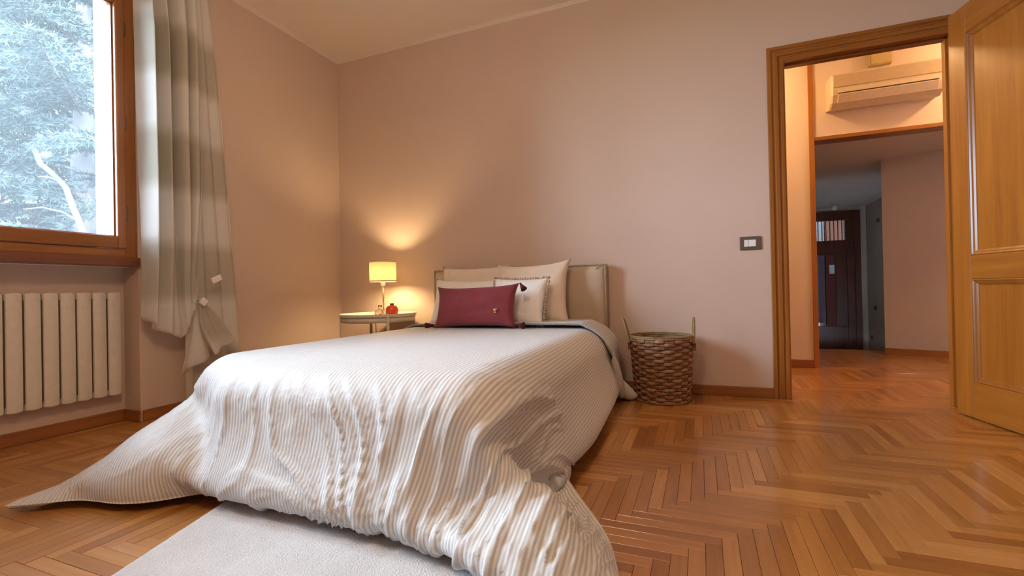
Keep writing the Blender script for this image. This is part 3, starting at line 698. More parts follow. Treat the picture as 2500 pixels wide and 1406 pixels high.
def wrinkle(X, du):
    """finer grid with creases pressed into the hanging foot end"""
    X = upsample(X); du = du/2; nv, nu = X.shape[:2]
    gu = np.gradient(X, axis=1); gv = np.gradient(X, axis=0); N = np.cross(gv, gu); N /= np.maximum(np.linalg.norm(N, axis=-1, keepdims=True), 1e-9)
    H = np.zeros((nv, nu))
    for i in range(nv):
        for j in range(nu):
            x, y, z = X[i, j]; a, b = j*du, i*du
            m = min(1, max(0, (.455-z)/.12))*(1 if b > 1.4 else .12)*min(1, .30+.9*max(0, a-.55)*(.75+.5*noise.noise(Vector((a*2.3, 4.1, b)))))
            if m <= 0: continue
            sk = .5*math.sin(a*3.6+.2)+.25*math.sin(a*9)
            c = a+sk*(b-1.8)+.03*noise.noise(Vector((a*5, b*4, 3)))
            r1 = 1-abs(noise.noise(Vector((c*11, b*1.7, 1.0))))*2.6; r2 = 1-abs(noise.noise(Vector((c*23, b*3.2, 7.0))))*2.6
            r3 = noise.noise(Vector((c*7, b*5, 11)))
            e = min(1, min(j, nu-1-j, nv-1-i)*du/.04)
            H[i, j] = m*e*(.017*max(0, r1)**4+.009*max(0, r2)**4+.009*r3)
    X = X+N*H[..., None]; X[..., 2] = np.maximum(X[..., 2], .02)
    return X, du
def make_band():
    rg = np.random.default_rng(2); du = .02; nu, nv = 117, 19; u = -2.34+np.arange(nu)*du; v = 3.06-np.arange(nv)*du; Xx, Yy = np.meshgrid(u, v)
    X = np.stack([Xx, Yy, .5+rg.normal(0, .001, Xx.shape)], -1); fix = np.zeros((nv, nu), bool); fix[:, 40:85] = True
    k = nu-30
    front_edge = np.stack([np.interp(np.arange(22), [0, 6, 12, 21], a) for a in ((-.505, -.485, -.45, -.40), (2.74, 2.80, 2.88, 2.975), (.44, .35, .22, .03))], -1)
    hem = np.stack([np.linspace(a, b, nv) for a, b in ((-.49, -.405), (3.23, 2.975), (.06, .03))], -1)
    pulls = [((nv-1, slice(nu-22, nu)), front_edge, .25), ((slice(None), nu-1), hem, .15)]
    return relax(X, np.full((nv, nu-1), du), np.full((nv-1, nu), du), BED_LO, BED_HI, .13, .052, pulls, 120, 18, .08, fix, ground=.012)
# ------------------------------------------------------------------ bed: base, mattress, slip-covered headboard
HB = fabric('headboard_linen', (.53, .42, .31))
MAT_ = fabric('mattress_ticking', (.62, .58, .52))
bed = empty('bed', (-1.2525, 2.2, 0)); tag(bed, 'low upholstered double bed with slip covered beige headboard', 'bed')
bo = Vector((-1.2525, 2.2, 0))
def bd(name, lo, hi, m, bev=.02, seg=3, parent=None): return box(name, Vector(lo)-bo, Vector(hi)-bo, m, parent or bed, bev, seg)
bd('bed_base', (-1.90, 1.30, .09), (-.57, 3.18, .20), HB)
bd('mattress', (-1.90, 1.285, .20), (-.565, 3.185, .425), MAT_, .05, 4)
for x in (-1.84, -.63):
    for y in (1.38, 3.1):
        o = obj('leg', lathe_mesh('leg', [(.022, .004), (.026, .095)], 12), GAPM, bed); o.location = Vector((x, y, 0))-bo
# headboard as soft slab with seams
def headboard():
    x0, x1, z0, z1 = -1.945, -.60, .06, .862; y0, y1 = 3.195, 3.285; nx, nz = 40, 26
    R = random.Random(2); vs, fs = [], []
    for face, yy in ((0, y0), (1, y1)):
        for j in range(nz+1):
            for i in range(nx+1):
                a, b = i/nx, j/nz; x = x0+(x1-x0)*a; z = z0+(z1-z0)*b
                e = min(a, 1-a)*(x1-x0); t = min(e, (1-b)*(z1-z0)); rnd_ = .018*math.exp(-t/.02)
                z += .010*math.exp(-e/.05)*b - .004*math.sin(a*9)*b
                w = .006*noise.noise(Vector((x*6, z*7+3*x, 1.3)))+.004*noise.noise(Vector((x*17, z*15, 4)))
                vs.append((x-bo.x, (yy+rnd_+w if face == 0 else yy-rnd_)-bo.y, z))
    n = (nx+1)*(nz+1)
    fs += grid_faces(nz+1, nx+1, 0)+grid_faces(nz+1, nx+1, n, True)
    ring = [i for i in range(nx+1)]+[j*(nx+1)+nx for j in range(1, nz+1)]+[nz*(nx+1)+i for i in range(nx-1, -1, -1)]+[j*(nx+1) for j in range(nz-1, 0, -1)]
    for k in range(len(ring)):
        a, b = ring[k], ring[(k+1) % len(ring)]; fs.append((b, a, a+n, b+n))
    return mesh('headboard', vs, fs, True)
hbo = obj('headboard', headboard(), HB, bed)
def edge(y): return [(-1.94, y, .08), (-1.945, y, .45), (-1.944, y, .862), (-1.90, y, .868), (-1.25, y, .862), (-.65, y, .866), (-.602, y, .870), (-.600, y, .45), (-.605, y, .08)]
PIPE = fabric('headboard_piping', (.42, .33, .23))
for y in (3.208, 3.272): tube('piping', [Vector(p)-bo for p in edge(y)], .0055, PIPE, hbo, 6)
for (p, q) in (((-.605, 3.205, .868), (-.66, 3.195, .835)), ((-.605, 3.205, .868), (-.592, 3.19, .80))):
    m_ = (Vector(p)+Vector(q))/2+Vector((0, -.008, .014)); tube('tie', [Vector(p)-bo, m_-bo, Vector(q)-bo], .004, PIPE, hbo, 6, flat=.5)

# ------------------------------------------------------------------ duvet (surface relaxed as cloth over the mattress)
def shell(X, du, th, taper, zmin, name, flip=False):
    """closed padded sheet: X is the upper surface, underside follows at thickness th that thins out to the seams"""
    nv, nu = X.shape[:2]
    gu = np.gradient(X, axis=1); gv = np.gradient(X, axis=0)
    N = np.cross(gu, gv); N /= np.maximum(np.linalg.norm(N, axis=-1, keepdims=True), 1e-9)
    if N[nv//4, nu//2, 2] < 0: N = -N
    i = np.minimum(np.arange(nv), nv-1-np.arange(nv))[:, None]*du; j = np.minimum(np.arange(nu), nu-1-np.arange(nu))[None, :]*du
    e = np.clip(np.minimum(i, j)/taper, 0, 1); prof = np.sqrt(1-(1-e)**2)
    B = X-N*(th*prof)[..., None]; B[..., 2] = np.maximum(B[..., 2], zmin)
    T = X.copy(); T[..., 2] = np.maximum(T[..., 2], zmin+.001)
    vs = np.concatenate([T.reshape(-1, 3), B.reshape(-1, 3)]); n = nv*nu
    fs = grid_faces(nv, nu, 0, True)+grid_faces(nv, nu, n, False)
    ring = [k for k in range(nu)]+[q*nu+nu-1 for q in range(1, nv)]+[(nv-1)*nu+k for k in range(nu-2, -1, -1)]+[q*nu for q in range(nv-2, 0, -1)]
    for k in range(len(ring)):
        a, b = ring[k], ring[(k+1) % len(ring)]; fs.append((a, b, b+n, a+n))
    me = mesh(name, vs.tolist(), fs, True)
    uv = me.uv_layers.new(name='UVMap'); li = np.zeros(len(me.loops), np.int32); me.loops.foreach_get('vertex_index', li); li = li % n
    uvs = np.stack([(li % nu)*du, (li//nu)*du], -1).astype(np.float32); uv.data.foreach_set('uv', uvs.reshape(-1))
    return me
def stripe_mat(name, c0, c1, period):
    m, nt, b = newmat(name)
    tc = nd(nt, 'ShaderNodeTexCoord'); sp = nd(nt, 'ShaderNodeSeparateXYZ'); nt.links.new(tc.outputs['UV'], sp.inputs[0])
    mu = nd(nt, 'ShaderNodeMath', operation='MULTIPLY'); mu.inputs[1].default_value = 2*PI/period; nt.links.new(sp.outputs[0], mu.inputs[0])
    si = nd(nt, 'ShaderNodeMath', operation='SINE'); nt.links.new(mu.outputs[0], si.inputs[0])
    mr = nd(nt, 'ShaderNodeMapRange'); mr.inputs[1].default_value = -.28; mr.inputs[2].default_value = .28; nt.links.new(si.outputs[0], mr.inputs[0])
    c = ramp(nt, mr.outputs[0], [(0, c0), (1, c1)]); nt.links.new(c, b.inputs['Base Color'])
    r = nd(nt, 'ShaderNodeMapRange'); r.inputs[3].default_value = .48; r.inputs[4].default_value = .75; nt.links.new(mr.outputs[0], r.inputs[0]); nt.links.new(r.outputs[0], b.inputs['Roughness'])
    b.inputs['Sheen Weight'].default_value = .15; b.inputs['Specular IOR Level'].default_value = .35
    n1 = noise_tex(nt, 16, 4, .55); n2 = noise_tex(nt, 55, 3, .5)
    ad = nd(nt, 'ShaderNodeMath', operation='MULTIPLY_ADD'); ad.inputs[1].default_value = .35; nt.links.new(n2, ad.inputs[0]); nt.links.new(n1, ad.inputs[2])
    bump(nt, b, ad.outputs[0], .35, .012)
    return m
DUV = stripe_mat('striped_satin', (.455, .43, .395), (.63, .63, .63), .0128)
DX, DDU = wrinkle(*make_duvet())
du_o = obj('duvet', shell(DX, DDU, .028, .055, .0125, 'duvet'), DUV)
tag(du_o, 'white and greige striped satin duvet draped over the bed to the floor', 'duvet')
BX = make_band()
bo_ = obj('folded_edge', shell(BX, .02, .016, .035, .004, 'folded_edge'), DUV, du_o)
sub = bo_.modifiers.new('smooth', 'SUBSURF'); sub.levels = 1; sub.render_levels = 1

# ------------------------------------------------------------------ cushions
def cushion_mesh(w, h, t, seed=0, n=26, pinch=.05, wr=.006, ear=.012):
    """lies in XZ plane, bottom edge at z=0, thickness along y"""
    vs, fs = [], []; R = Vector((seed*3.1, seed*1.7, seed))
    for side in (-1, 1):
        for j in range(n+1):
            for i in range(n+1):
                a = -1+2*i/n; b = -1+2*j/n
                a = math.copysign(abs(a)**.9, a); b = math.copysign(abs(b)**.9, b)
                px = a*(w/2)*(1-pinch*(1-b*b))+math.copysign(ear*abs(a*b)**5, a)
                pz = b*(h/2)*(1-pinch*(1-a*a))+math.copysign(ear*abs(a*b)**5, b)
                k = max(0., (1-a*a)*(1-b*b))**.42
                edge_ = min(1-abs(a), 1-abs(b))
                nn = noise.noise(Vector((a*2.2, b*2.2, side*2))+R)*wr*2*min(1, edge_*4)+noise.noise(Vector((a*6, b*6, side))+R)*wr*min(1, edge_*4)
                vs.append((px, side*(t/2)*k+nn*side, pz+h/2))
    m = (n+1)**2
    fs = grid_faces(n+1, n+1, 0)+grid_faces(n+1, n+1, m, True)
    me = mesh('cushion', vs, fs, True); bm = bmesh.new(); bm.from_mesh(me); bmesh.ops.remove_doubles(bm, verts=bm.verts, dist=.0006); bm.to_mesh(me); bm.free()
    me.polygons.foreach_set('use_smooth', [True]*len(me.polygons)); return me
def cushion(name, loc, w, h, t, lean, yaw, tilt, mat, label, seed, **kw):
    root = empty(name, loc); root.rotation_euler = (-lean, tilt, yaw); tag(root, label, 'cushion', 'cushions at the head of the bed')
    obj('cover', cushion_mesh(w, h, t, seed, **kw), mat, root); return root
CREAM = fabric('cream_linen', (.78, .67, .55)); WHITE = fabric('white_cotton', (.86, .84, .82)); WINE = fabric('wine_cotton', (.215, .040, .050), sheen=.15)
c1 = cushion('back_cushion', (-1.55, 3.055, .470), .52, .415, .15, .20, .02, .0, fabric('pale_linen', (.76, .67, .57)), 'pale linen square cushion against the left half of the headboard', 1)
c2 = cushion('back_cushion', (-1.085, 3.035, .470), .52, .42, .16, .22, -.02, -.035, CREAM, 'tall cream cushion leaning right of centre on the headboard', 2, ear=.03)
c3 = cushion('white_cushion', (-1.535, 2.855, .478), .47, .315, .13, .33, .03, .03, WHITE, 'plain white cushion behind the left end of the red one', 3)
c4 = cushion('pompom_cushion', (-1.125, 2.835, .478), .385, .315, .13, .33, -.08, .02, WHITE, 'white cushion edged with small pompoms behind the red one', 4)
# pompom fringe round the white cushion
bm = bmesh.new(); Rp = random.Random(9); fw, fh = .385, .315
def pom(x, z):
    r = Rp.uniform(.0075, .0105); q = bmesh.ops.create_icosphere(bm, subdivisions=1, radius=r)
    for v in q['verts']: v.co += Vector((x, Rp.uniform(-.006, .006), z))
for k in range(22):
    t = -1+2*k/21; x = t*(fw/2)+.0; dz = (1-t*t)*.05*fh/2
    pom(x*1.03, fh-dz+.009); pom(x*1.03, dz-.006)
for k in range(1, 18):
    t = -1+2*k/18; z = fh/2+t*fh/2; dx = (1-t*t)*.05*fw/2
    pom(fw/2-dx+.012, z); pom(-fw/2+dx-.012, z)
tag(obj('pompom_fringe', bm, fabric('pompom_wool', (.52, .40, .30)), c4), 'small beige wool pompoms', kind='stuff')
c5 = cushion('red_cushion', (-1.335, 2.655, .478), .565, .262, .13, .30, -.01, -.025, WINE, 'wine red oblong cushion with tassels in front of the pile', 5)
c5['label'] = 'wine red oblong cushion with tassels in front of the pile'
TASM = fabric('tassel_thread', (.075, .008, .014), sheen=.1)
def tassel(x, z, ang, y=0):
    root = empty('tassel', (x, y, z)); root.parent = c5; root.rotation_euler = (0, ang, 0)
    obj('knot', lathe_mesh('knot', [(.001, .008), (.006, .004), (.007, -.002), (.004, -.008)], 10), TASM, root)
    vs, fs = [], []; n = 18
    for r, z_ in ((.0045, -.007), (.010, -.013), (.014, -.028), (.020, -.046)):
        for k in range(n):
            a = 2*PI*k/n; q = r*(1+.14*(k % 2)); vs.append((q*math.cos(a), q*math.sin(a), z_-.003*(k % 2)))
    for i in range(3):
        for k in range(n): fs.append((i*n+k, i*n+(k+1) % n, (i+1)*n+(k+1) % n, (i+1)*n+k))
    fs.append(tuple(range(3*n, 4*n))); obj('skirt', mesh('skirt', vs, fs, True), TASM, root)
tassel(.302, .268, -.6); tassel(-.302, .016, 1.45); tassel(.296, .004, -1.5); tassel(-.262, .245, .1, .055)
GOLD = plain('gold_thread', (.70, .50, .22), .5)
em = empty('emblem', (.168, -.0545, .082)); em.parent = c5
for (p, r) in (((-.006, 0, .010), .005), ((.007, 0, .011), .0045), ((.0, -.001, .003), .005)):
    o = obj('stitch', lathe_mesh('stitch', [(r*.4, 0), (r, .0), (r, .003), (r*.4, .003)], 10), GOLD, em); o.location = p; o.rotation_euler = (PI/2, 0, 0)
tube('stitch', [(-.006, -.002, -.004), (-.002, -.002, -.009), (.004, -.002, -.012)], .0022, GOLD, em, 5); tube('stitch', [(.004, -.002, -.003), (.006, -.002, -.010)], .002, GOLD, em, 5)

# ------------------------------------------------------------------ bedside tray table, lamp, vases
TX, TY, TZ = -2.305, 2.975, .535
tbl = empty('bedside_table', (TX, TY, 0)); tag(tbl, 'small round cream metal tray table beside the bed', 'side table')
TR = .285
obj('tray', lathe_mesh('tray', [(.001, TZ-.012), (TR-.006, TZ-.012), (TR, TZ-.010), (TR, TZ+.012), (TR-.003, TZ+.012), (TR-.003, TZ-.004), (.001, TZ-.004)], 56, cap=False), METAL, tbl)
obj('apron_ring', lathe_mesh('apron_ring', [(TR-.012, TZ-.05), (TR-.008, TZ-.05), (TR-.008, TZ-.012), (TR-.012, TZ-.012), (TR-.012, TZ-.05)], 56, cap=False), METAL, tbl)
va = math.atan2(.608, .794)
for k in range(4):
    a = va+math.radians(13)+k*PI/2; cx, cy = (TR-.004)*math.cos(a), (TR-.004)*math.sin(a)
    o = box('leg', (-.004, -.011, 0), (.004, .011, TZ+.010), METAL, tbl, .0015); o.location = (cx, cy, 0); o.rotation_euler = (0, 0, a)
obj('foot_ring', lathe_mesh('foot_ring', [(TR-.012, .03), (TR-.006, .03), (TR-.006, .05), (TR-.012, .05), (TR-.012, .03)], 48, cap=False), METAL, tbl)
TT = TZ-.004
lamp = empty('table_lamp', (-2.315, 3.05, TT)); tag(lamp, 'lit bedside lamp with white drum shade and slim metal stem', 'lamp')
obj('base', lathe_mesh('base', [(.055, 0), (.055, .006), (.04, .010), (.008, .014)], 32), STEEL, lamp)
obj('stem', lathe_mesh('stem', [(.0065, .01), (.0065, .225)], 16), STEEL, lamp)
obj('socket', lathe_mesh('socket', [(.006, .222), (.016, .228), (.018, .235), (.018, .262), (.014, .275)], 20), WHITEP, lamp)
m, nt, b = newmat('lamp_shade_fabric'); nt.nodes.remove(b)
tr_ = nd(nt, 'ShaderNodeBsdfTranslucent'); tr_.inputs[0].default_value = (.97, .87, .62, 1); df = nd(nt, 'ShaderNodeBsdfDiffuse'); df.inputs[0].default_value = (.85, .80, .70, 1)
mx = nd(nt, 'ShaderNodeMixShader'); mx.inputs[0].default_value = .55
nt.links.new(df.outputs[0], mx.inputs[1]); nt.links.new(tr_.outputs[0], mx.inputs[2]); nt.links.new(mx.outputs[0], nt.nodes['Material Output'].inputs[0])
shade = obj('shade', lathe_mesh('shade', [(.1025, .262), (.1025, .414), (.1005, .414), (.1005, .262), (.1025, .262)], 48, cap=False), m, lamp)
RIM = fabric('shade_rim', (.74, .62, .46))
for z in (.2625, .4135): obj('rim', lathe_mesh('rim', [(.104, z-.005), (.1045, z), (.104, z+.005), (.0995, z+.004), (.0995, z-.004), (.104, z-.005)], 48, cap=False), RIM, shade)
for k in range(3):
    a = k*2*PI/3; tube('spider_arm', [(.013*math.cos(a), .013*math.sin(a), .268), (.1*math.cos(a), .1*math.sin(a), .268)], .0015, STEEL, shade, 5)
BULB = emit('bulb_glow', (1.0, .70, .35), TABLE_LAMP/(4*PI*PI*.022*.022))
obj('bulb', lathe_mesh('bulb', [(.012, .272), (.013, .285)]+[(.024*math.sin(PI*(.22+.78*t/8)), .322-.028*math.cos(PI*(.22+.78*t/8))) for t in range(9)], 20), BULB, lamp)
tube('cord', [(.03, -.02, .005), (.06, -.10, .004), (.09, -.17, .008), (.115, -.245, -.02), (.13, -.262, -.12), (.17, -.25, -.20), (.20, -.20, -.16), (.24, -.12, -.22), (.26, .05, -.40), (.27, .2, -.45)], .0025, GAPM, lamp, 6)
def glass_mat(name, col, rough=.03, trans=1.0):
    m, nt, b = newmat(name); f = noise_tex(nt, 8, 2)
    c = ramp(nt, f, [(.2, tuple(x*.97 for x in col)), (.8, col)]); nt.links.new(c, b.inputs['Base Color'])
    b.inputs['Transmission Weight'].default_value = trans; b.inputs['Roughness'].default_value = rough; b.inputs['IOR'].default_value = 1.45; return m
def ribbed(profile, n=48, ribs=16, amp=.03):
    vs, fs = lathe(profile, n)
    out = []
    for (x, y, z) in vs:
        a = math.atan2(y, x); r = math.hypot(x, y); q = 1+amp*math.cos(a*ribs)*min(1, r/.03); out.append((x*q, y*q, z))
    me = mesh('vessel', out, fs, True); return me
v1 = empty('bud_vase', (-2.222, 2.885, TT)); tag(v1, 'small clear glass bud vase on the tray table', 'vase')
obj('body', ribbed([(.001, .001), (.026, .001), (.038, .010), (.041, .022), (.036, .036), (.022, .046), (.011, .051), (.010, .058), (.014, .070), (.016, .078), (.014, .078), (.009, .060), (.009, .052), (.020, .043), (.033, .034), (.038, .022), (.035, .012), (.024, .005), (.001, .005)], 40, 14, .02), glass_mat('clear_glass', (1.0, .95, .86)), v1)
v2 = empty('amber_vase', (-2.115, 2.885, TT)); tag(v2, 'round ribbed amber red glass vase beside the clear one', 'vase')
obj('body', ribbed([(.001, .001), (.030, .001), (.041, .012), (.045, .032), (.043, .055), (.034, .070), (.018, .078), (.012, .081), (.012, .084), (.010, .084), (.010, .079), (.017, .074), (.031, .066), (.040, .054), (.041, .032), (.037, .014), (.028, .005), (.001, .005)], 48, 16, .025), glass_mat('amber_glass', (.66, .21, .14), .06, .9), v2)
obj('collar', lathe_mesh('collar', [(.0125, .080), (.0145, .082), (.0145, .093), (.0115, .093), (.0115, .080), (.0125, .080)], 24, cap=False), plain('dark_amber_rim', (.22, .03, .02), .2), v2)
# ------------------------------------------------------------------ wicker basket
WK = needle_mat('wicker', (.13, .055, .022), (.30, .155, .075))
def wick(name, c0, c1):
    m, nt, b = newmat(name); f = noise_tex(nt, 60, 5, .6)
    c = ramp(nt, f, [(.3, c0), (.72, c1)]); nt.links.new(c, b.inputs['Base Color']); b.inputs['Roughness'].default_value = .6; bump(nt, b, noise_tex(nt, 220, 3), .3, .002); return m
WKS = [wick('wicker_strand_a', (.17, .075, .03), (.36, .19, .10)), wick('wicker_strand_b', (.20, .095, .045), (.42, .24, .135)), wick('wicker_strand_c', (.14, .058, .022), (.31, .155, .075))]
STK = wick('wicker_stake', (.10, .045, .02), (.20, .10, .05)); HND = wick('wicker_handle', (.20, .13, .05), (.34, .24, .11))
bk = empty('wicker_basket', (-.235, 3.075, 0)); tag(bk, 'round brown wicker basket with two loop handles on the floor', 'basket')
BH, BR0, BR1, NST = .395, .158, .185, 20
def brad(z): return BR0+(BR1-BR0)*(z/BH)
NR = 20
Rb = random.Random(6)
for r in range(NR):
    z = .012+(BH-.03)*r/(NR-1); R0 = brad(z); pts = []; N = NST*6; rads = []
    for k in range(N):
        a = 2*PI*k/N; w = math.cos(a*NST/2+(PI if r % 2 else 0))
        rr = R0+.0075*w+Rb.uniform(-.0006, .0006); pts.append((rr*math.cos(a), rr*math.sin(a), z+.0015*math.sin(a*3+r)+Rb.uniform(-.0012, .0012))); rads.append(.0104*(1+.12*w))
    tube('woven_strand', pts, rads, WKS[r % 3], bk, 6, closed=True, flat=.42, up=(0, 0, 1))
for k in range(NST):
    a = 2*PI*(k+.5)/NST+PI/NST; a = 2*PI*k/NST + PI/NST
    pts = [(brad(BH*t/6)*math.cos(a), brad(BH*t/6)*math.sin(a), .004+(BH-.01)*t/6) for t in range(7)]
    tube('stake', pts, .0042, STK, bk, 6)
for z, rr in ((BH-.004, .0062), (BH+.006, .005), (.007, .006)):
    tube('rim', [((brad(z)+.001)*math.cos(2*PI*k/48), (brad(z)+.001)*math.sin(2*PI*k/48), z) for k in range(48)], rr, HND if z > .1 else WKS[0], bk, 8, closed=True)
obj('bottom', lathe_mesh('bottom', [(.001, .006), (BR0-.004, .006), (BR0-.004, .011), (.001, .011)], 32, cap=False), STK, bk)
vr_ = Vector((-.235, 3.075, 0)).normalized(); lat = Vector((vr_.y, -vr_.x, 0))
for s, out in ((-1, .045), (1, .004)):
    c = lat*s*BR1; tg_ = Vector((-lat.y, lat.x, 0)); pts = []
    for k in range(15):
        t = k/14; a = PI*t; pts.append(c+tg_*(.052*math.cos(a))*(1.0)+lat*s*(.004+out*math.sin(a))+Vector((0, 0, BH-.05*(1-min(1, 4*min(t, 1-t)))+.115*math.sin(a)**.8)))
    h_ = tube('handle', pts, .0065, HND, bk, 8, flat=.7)
    for q in (0, -1):
        p = pts[q]; tube('binding', [p+Vector((0, 0, .015)), p+Vector((0, 0, -.03))], .0105, STK, h_, 8)

# ------------------------------------------------------------------ curtain
m, nt, b = newmat('sheer_banded_linen'); nt.nodes.remove(b)
gi = nd(nt, 'ShaderNodeNewGeometry'); tc = nd(nt, 'ShaderNodeTexCoord'); sp = nd(nt, 'ShaderNodeSeparateXYZ'); nt.links.new(tc.outputs['UV'], sp.inputs[0])
mu = nd(nt, 'ShaderNodeMath', operation='MULTIPLY'); mu.inputs[1].default_value = 2*PI/.64; nt.links.new(sp.outputs[1], mu.inputs[0])
ad = nd(nt, 'ShaderNodeMath', operation='ADD'); ad.inputs[1].default_value = -2*PI*(1.49/.64)+PI/2; nt.links.new(mu.outputs[0], ad.inputs[0])
si = nd(nt, 'ShaderNodeMath', operation='SINE'); nt.links.new(ad.outputs[0], si.inputs[0])
mr = nd(nt, 'ShaderNodeMapRange'); mr.inputs[1].default_value = -.35; mr.inputs[2].default_value = .35; nt.links.new(si.outputs[0], mr.inputs[0])
colr = ramp(nt, mr.outputs[0], [(0, (.93, .92, .90)), (1, (.76, .73, .66))])
df = nd(nt, 'ShaderNodeBsdfDiffuse'); tl_ = nd(nt, 'ShaderNodeBsdfTranslucent'); tp = nd(nt, 'ShaderNodeBsdfTransparent')
nt.links.new(colr, df.inputs[0]); nt.links.new(colr, tl_.inputs[0])
# slub weave: thin horizontal picks
wv = nd(nt, 'ShaderNodeTexWave', wave_type='BANDS', bands_direction='Y'); wv.inputs['Scale'].default_value = 40; wv.inputs['Distortion'].default_value = 3.0; wv.inputs['Detail'].default_value = 2
nt.links.new(tc.outputs['UV'], wv.inputs['Vector'])
bp = nd(nt, 'ShaderNodeBump'); bp.inputs['Strength'].default_value = .25; bp.inputs['Distance'].default_value = .002; nt.links.new(wv.outputs['Fac'], bp.inputs['Height'])
nt.links.new(bp.outputs[0], df.inputs['Normal'])
m1 = nd(nt, 'ShaderNodeMixShader'); m1.inputs[0].default_value = .55; nt.links.new(df.outputs[0], m1.inputs[1]); nt.links.new(tl_.outputs[0], m1.inputs[2])
m2 = nd(nt, 'ShaderNodeMixShader'); tm = nd(nt, 'ShaderNodeMapRange'); tm.inputs[3].default_value = .08; tm.inputs[4].default_value = .18; nt.links.new(mr.outputs[0], tm.inputs[0]); nt.links.new(tm.outputs[0], m2.inputs[0])
nt.links.new(m1.outputs[0], m2.inputs[1]); nt.links.new(tp.outputs[0], m2.inputs[2]); nt.links.new(m2.outputs[0], nt.nodes['Material Output'].inputs[0])
CURT = m
def sheet(name, fn, nu, nv, parent, length=2.0, width=.5, th=.0012):
    vs, uvs = [], []
    for j in range(nv):
        for i in range(nu):
            p, l = fn(i/(nu-1), j/(nv-1)); vs.append(p); uvs.append((i/(nu-1)*width, l))
    me = mesh(name, vs, grid_faces(nv, nu), True); uv = me.uv_layers.new(name='UVMap')
    for lo in me.loops: uv.data[lo.index].uv = uvs[lo.vertex_index]
    o = obj(name, me, CURT, parent); s = o.modifiers.new('cloth', 'SOLIDIFY'); s.thickness = th; s.offset = 0; return o
cur = empty('curtain', (-2.85, 1.90, 0)); tag(cur, 'sheer white and grey banded curtain gathered with a tie beside the window', 'curtain')
co = Vector((-2.85, 1.90, 0))
def lerp(a, b, t): return a+(b-a)*t
def poly(pts, t):
    for k in range(len(pts)-1):
        if t <= pts[k+1][0]:
            q = (t-pts[k][0])/(pts[k+1][0]-pts[k][0]); return tuple(lerp(pts[k][1][c], pts[k+1][1][c], q) for c in range(len(pts[k][1])))
    return pts[-1][1]
KNOT = (1.927, .675); ZT = 2.70
ENDS = [(0, (1.642, .585)), (.14, (1.668, .535)), (.30, (1.74, .500)), (.50, (1.851, .455)), (.70, (1.885, .545)), (1.0, KNOT)]
def sm(t): return t*t*(3-2*t)
def front(s, t):
    y0 = lerp(1.632, 1.985, s**.95); ye, ze = poly(ENDS, s)
    z = lerp(ZT, ze, t)
    bulge = (.5+.5*math.sin(s*2*PI*4.1-PI/2+.8*math.sin(s*7)+.4*math.sin(t*3)*s))*(1.25-.35*s)
    k = sm(max(0, min(1, (t-.40)/.60)))**1.3
    yl = y0+.012*math.sin(t*2.4)*(1-s)
    y = lerp(yl, ye, k)
    if s > .5: y += .035*math.sin(PI*k)*(s-.5)*1.2
    amp = .125*(1-.72*k*min(1, s*1.8+.2))*(.55+.45*min(1, t*3+.3))
    x = -2.905+amp*bulge+.05*k*(1-s)*math.sin(PI*min(1, t))+.035*k
    x += .016*math.sin(s*2*PI*9+1)*k*min(1, s*2)*(1-.3*t)
    pin = math.exp(-((t-.97)/.05)**2)*s
    x = lerp(x, -2.80, pin*.8)
    y += .012*math.sin(s*2*PI*4.3+1.2)*(1-k)
    return Vector((x, y, z))-co, z
sheet('front_fall', front, 120, 90, cur, width=.7)
def back(s, t):
    z = lerp(ZT, .02, t); y = lerp(lerp(1.90, 2.062, s), lerp(1.88, 2.285, s), min(1, t*1.02)**.75)
    x = -2.900+.034*(.5+.5*math.sin(s*2*PI*3.6+1.0+.5*math.sin(t*4)))*(.6+.4*t)
    y += .010*math.sin(s*2*PI*3.6)*t
    return Vector((x, y, z))-co, z
sheet('rear_fall', back, 80, 70, cur, width=.4)
def tail1(s, t):
    L = poly([(0, (1.918, .66)), (.35, (1.912, .56)), (.5, (1.925, .50)), (1, (2.000, .337))], t); R_ = poly([(0, (1.936, .672)), (.3, (2.01, .60)), (.65, (2.07, .52)), (1, (2.137, .413))], t)
    y = lerp(L[0], R_[0], s); z = lerp(L[1], R_[1], s)
    x = -2.795+.02*math.sin(s*7+1)*t+.012*math.sin(s*15)*(1-t)
    return Vector((x, y, z))-co, z+.25
def tail2(s, t):
    L = poly([(0, (1.912, .655)), (.4, (1.878, .48)), (1, (1.808, .235))], t); R_ = poly([(0, (1.93, .655)), (.4, (1.95, .50)), (1, (2.005, .335))], t)
    y = lerp(L[0], R_[0], s); z = lerp(L[1], R_[1], s)
    x = -2.825+.024*math.sin(s*8+2)*t
    return Vector((x, y, z))-co, z+.1
sheet('tail', tail1, 36, 30, cur, width=.3); sheet('tail', tail2, 36, 30, cur, width=.3)
tie = empty('tie_back', (0, 0, 0)); tie.parent = cur
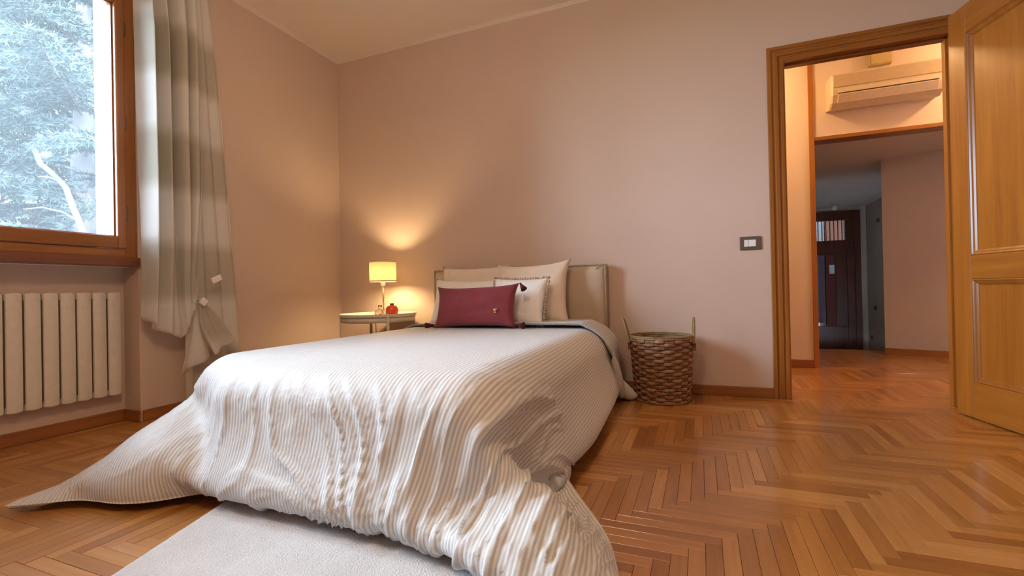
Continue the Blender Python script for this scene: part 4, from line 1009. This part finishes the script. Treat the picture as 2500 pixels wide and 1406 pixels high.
def clip(y, z, ry, w, h):
    o = box('magnet_clip', (-.008, -w/2, -h/2), (.008, w/2, h/2), WHITEP, tie, .004, 3); o.location = Vector((-2.775, y, z))-co; o.rotation_euler = (ry, 0, 0)
clip(2.012, .808, .42, .066, .036); clip(KNOT[0]+.004, KNOT[1]-.005, -.7, .038, .042)
tube('cord', [Vector(p)-co for p in ((-2.80, 1.905, .665), (-2.85, 1.905, .67), (-2.86, 1.94, .68), (-2.79, 1.945, .69), (-2.78, 1.93, .675))], .0035, CURT, tie, 6)
tube('rod', [Vector(p)-co for p in ((-2.865, -.4, 2.715), (-2.865, 2.2, 2.715))], .012, WINW, cur, 10)

# ------------------------------------------------------------------ rug
m, nt, b = newmat('short_pile_rug')
f = noise_tex(nt, 7, 4); f2 = noise_tex(nt, 190, 4)
c = ramp(nt, f, [(.3, (.66, .65, .645)), (.72, (.76, .75, .745))]); nt.links.new(c, b.inputs['Base Color']); b.inputs['Roughness'].default_value = 1; b.inputs['Sheen Weight'].default_value = .4; b.inputs['Specular IOR Level'].default_value = .05
bump(nt, b, f2, 1.0, .009)
rug = empty('rug', (-1.516, 1.111, 0)); rug.rotation_euler = (0, 0, math.atan2(.302, .953)); tag(rug, 'soft off white rug on the floor at the foot of the bed', 'rug')
def rugm():
    nx, ny = 74, 110; W_, L_ = 1.12, 1.75; vs = []; R = random.Random(3)
    for j in range(ny+1):
        for i in range(nx+1):
            x, y = W_*i/nx, .32-L_*j/ny; e = min(i, nx-i, j, ny-j); z = .0105+.0012*noise.noise(Vector((x*30, y*30, 0)))+.001*noise.noise(Vector((x*9, y*9, 5)))
            if e == 0: z = .002; x += .003*noise.noise(Vector((y*40, x*40, 3))); y += .003*noise.noise(Vector((x*40, y*40, 8)))
            vs.append((x, y, z))
    return mesh('pile', vs, grid_faces(ny+1, nx+1, 0, True), True)
tag(obj('pile', rugm(), m, rug), kind='stuff')
box('backing', (.004, -1.426, .0005), (1.116, .316, .004), plain('rug_backing', (.5, .48, .45), .9), rug)
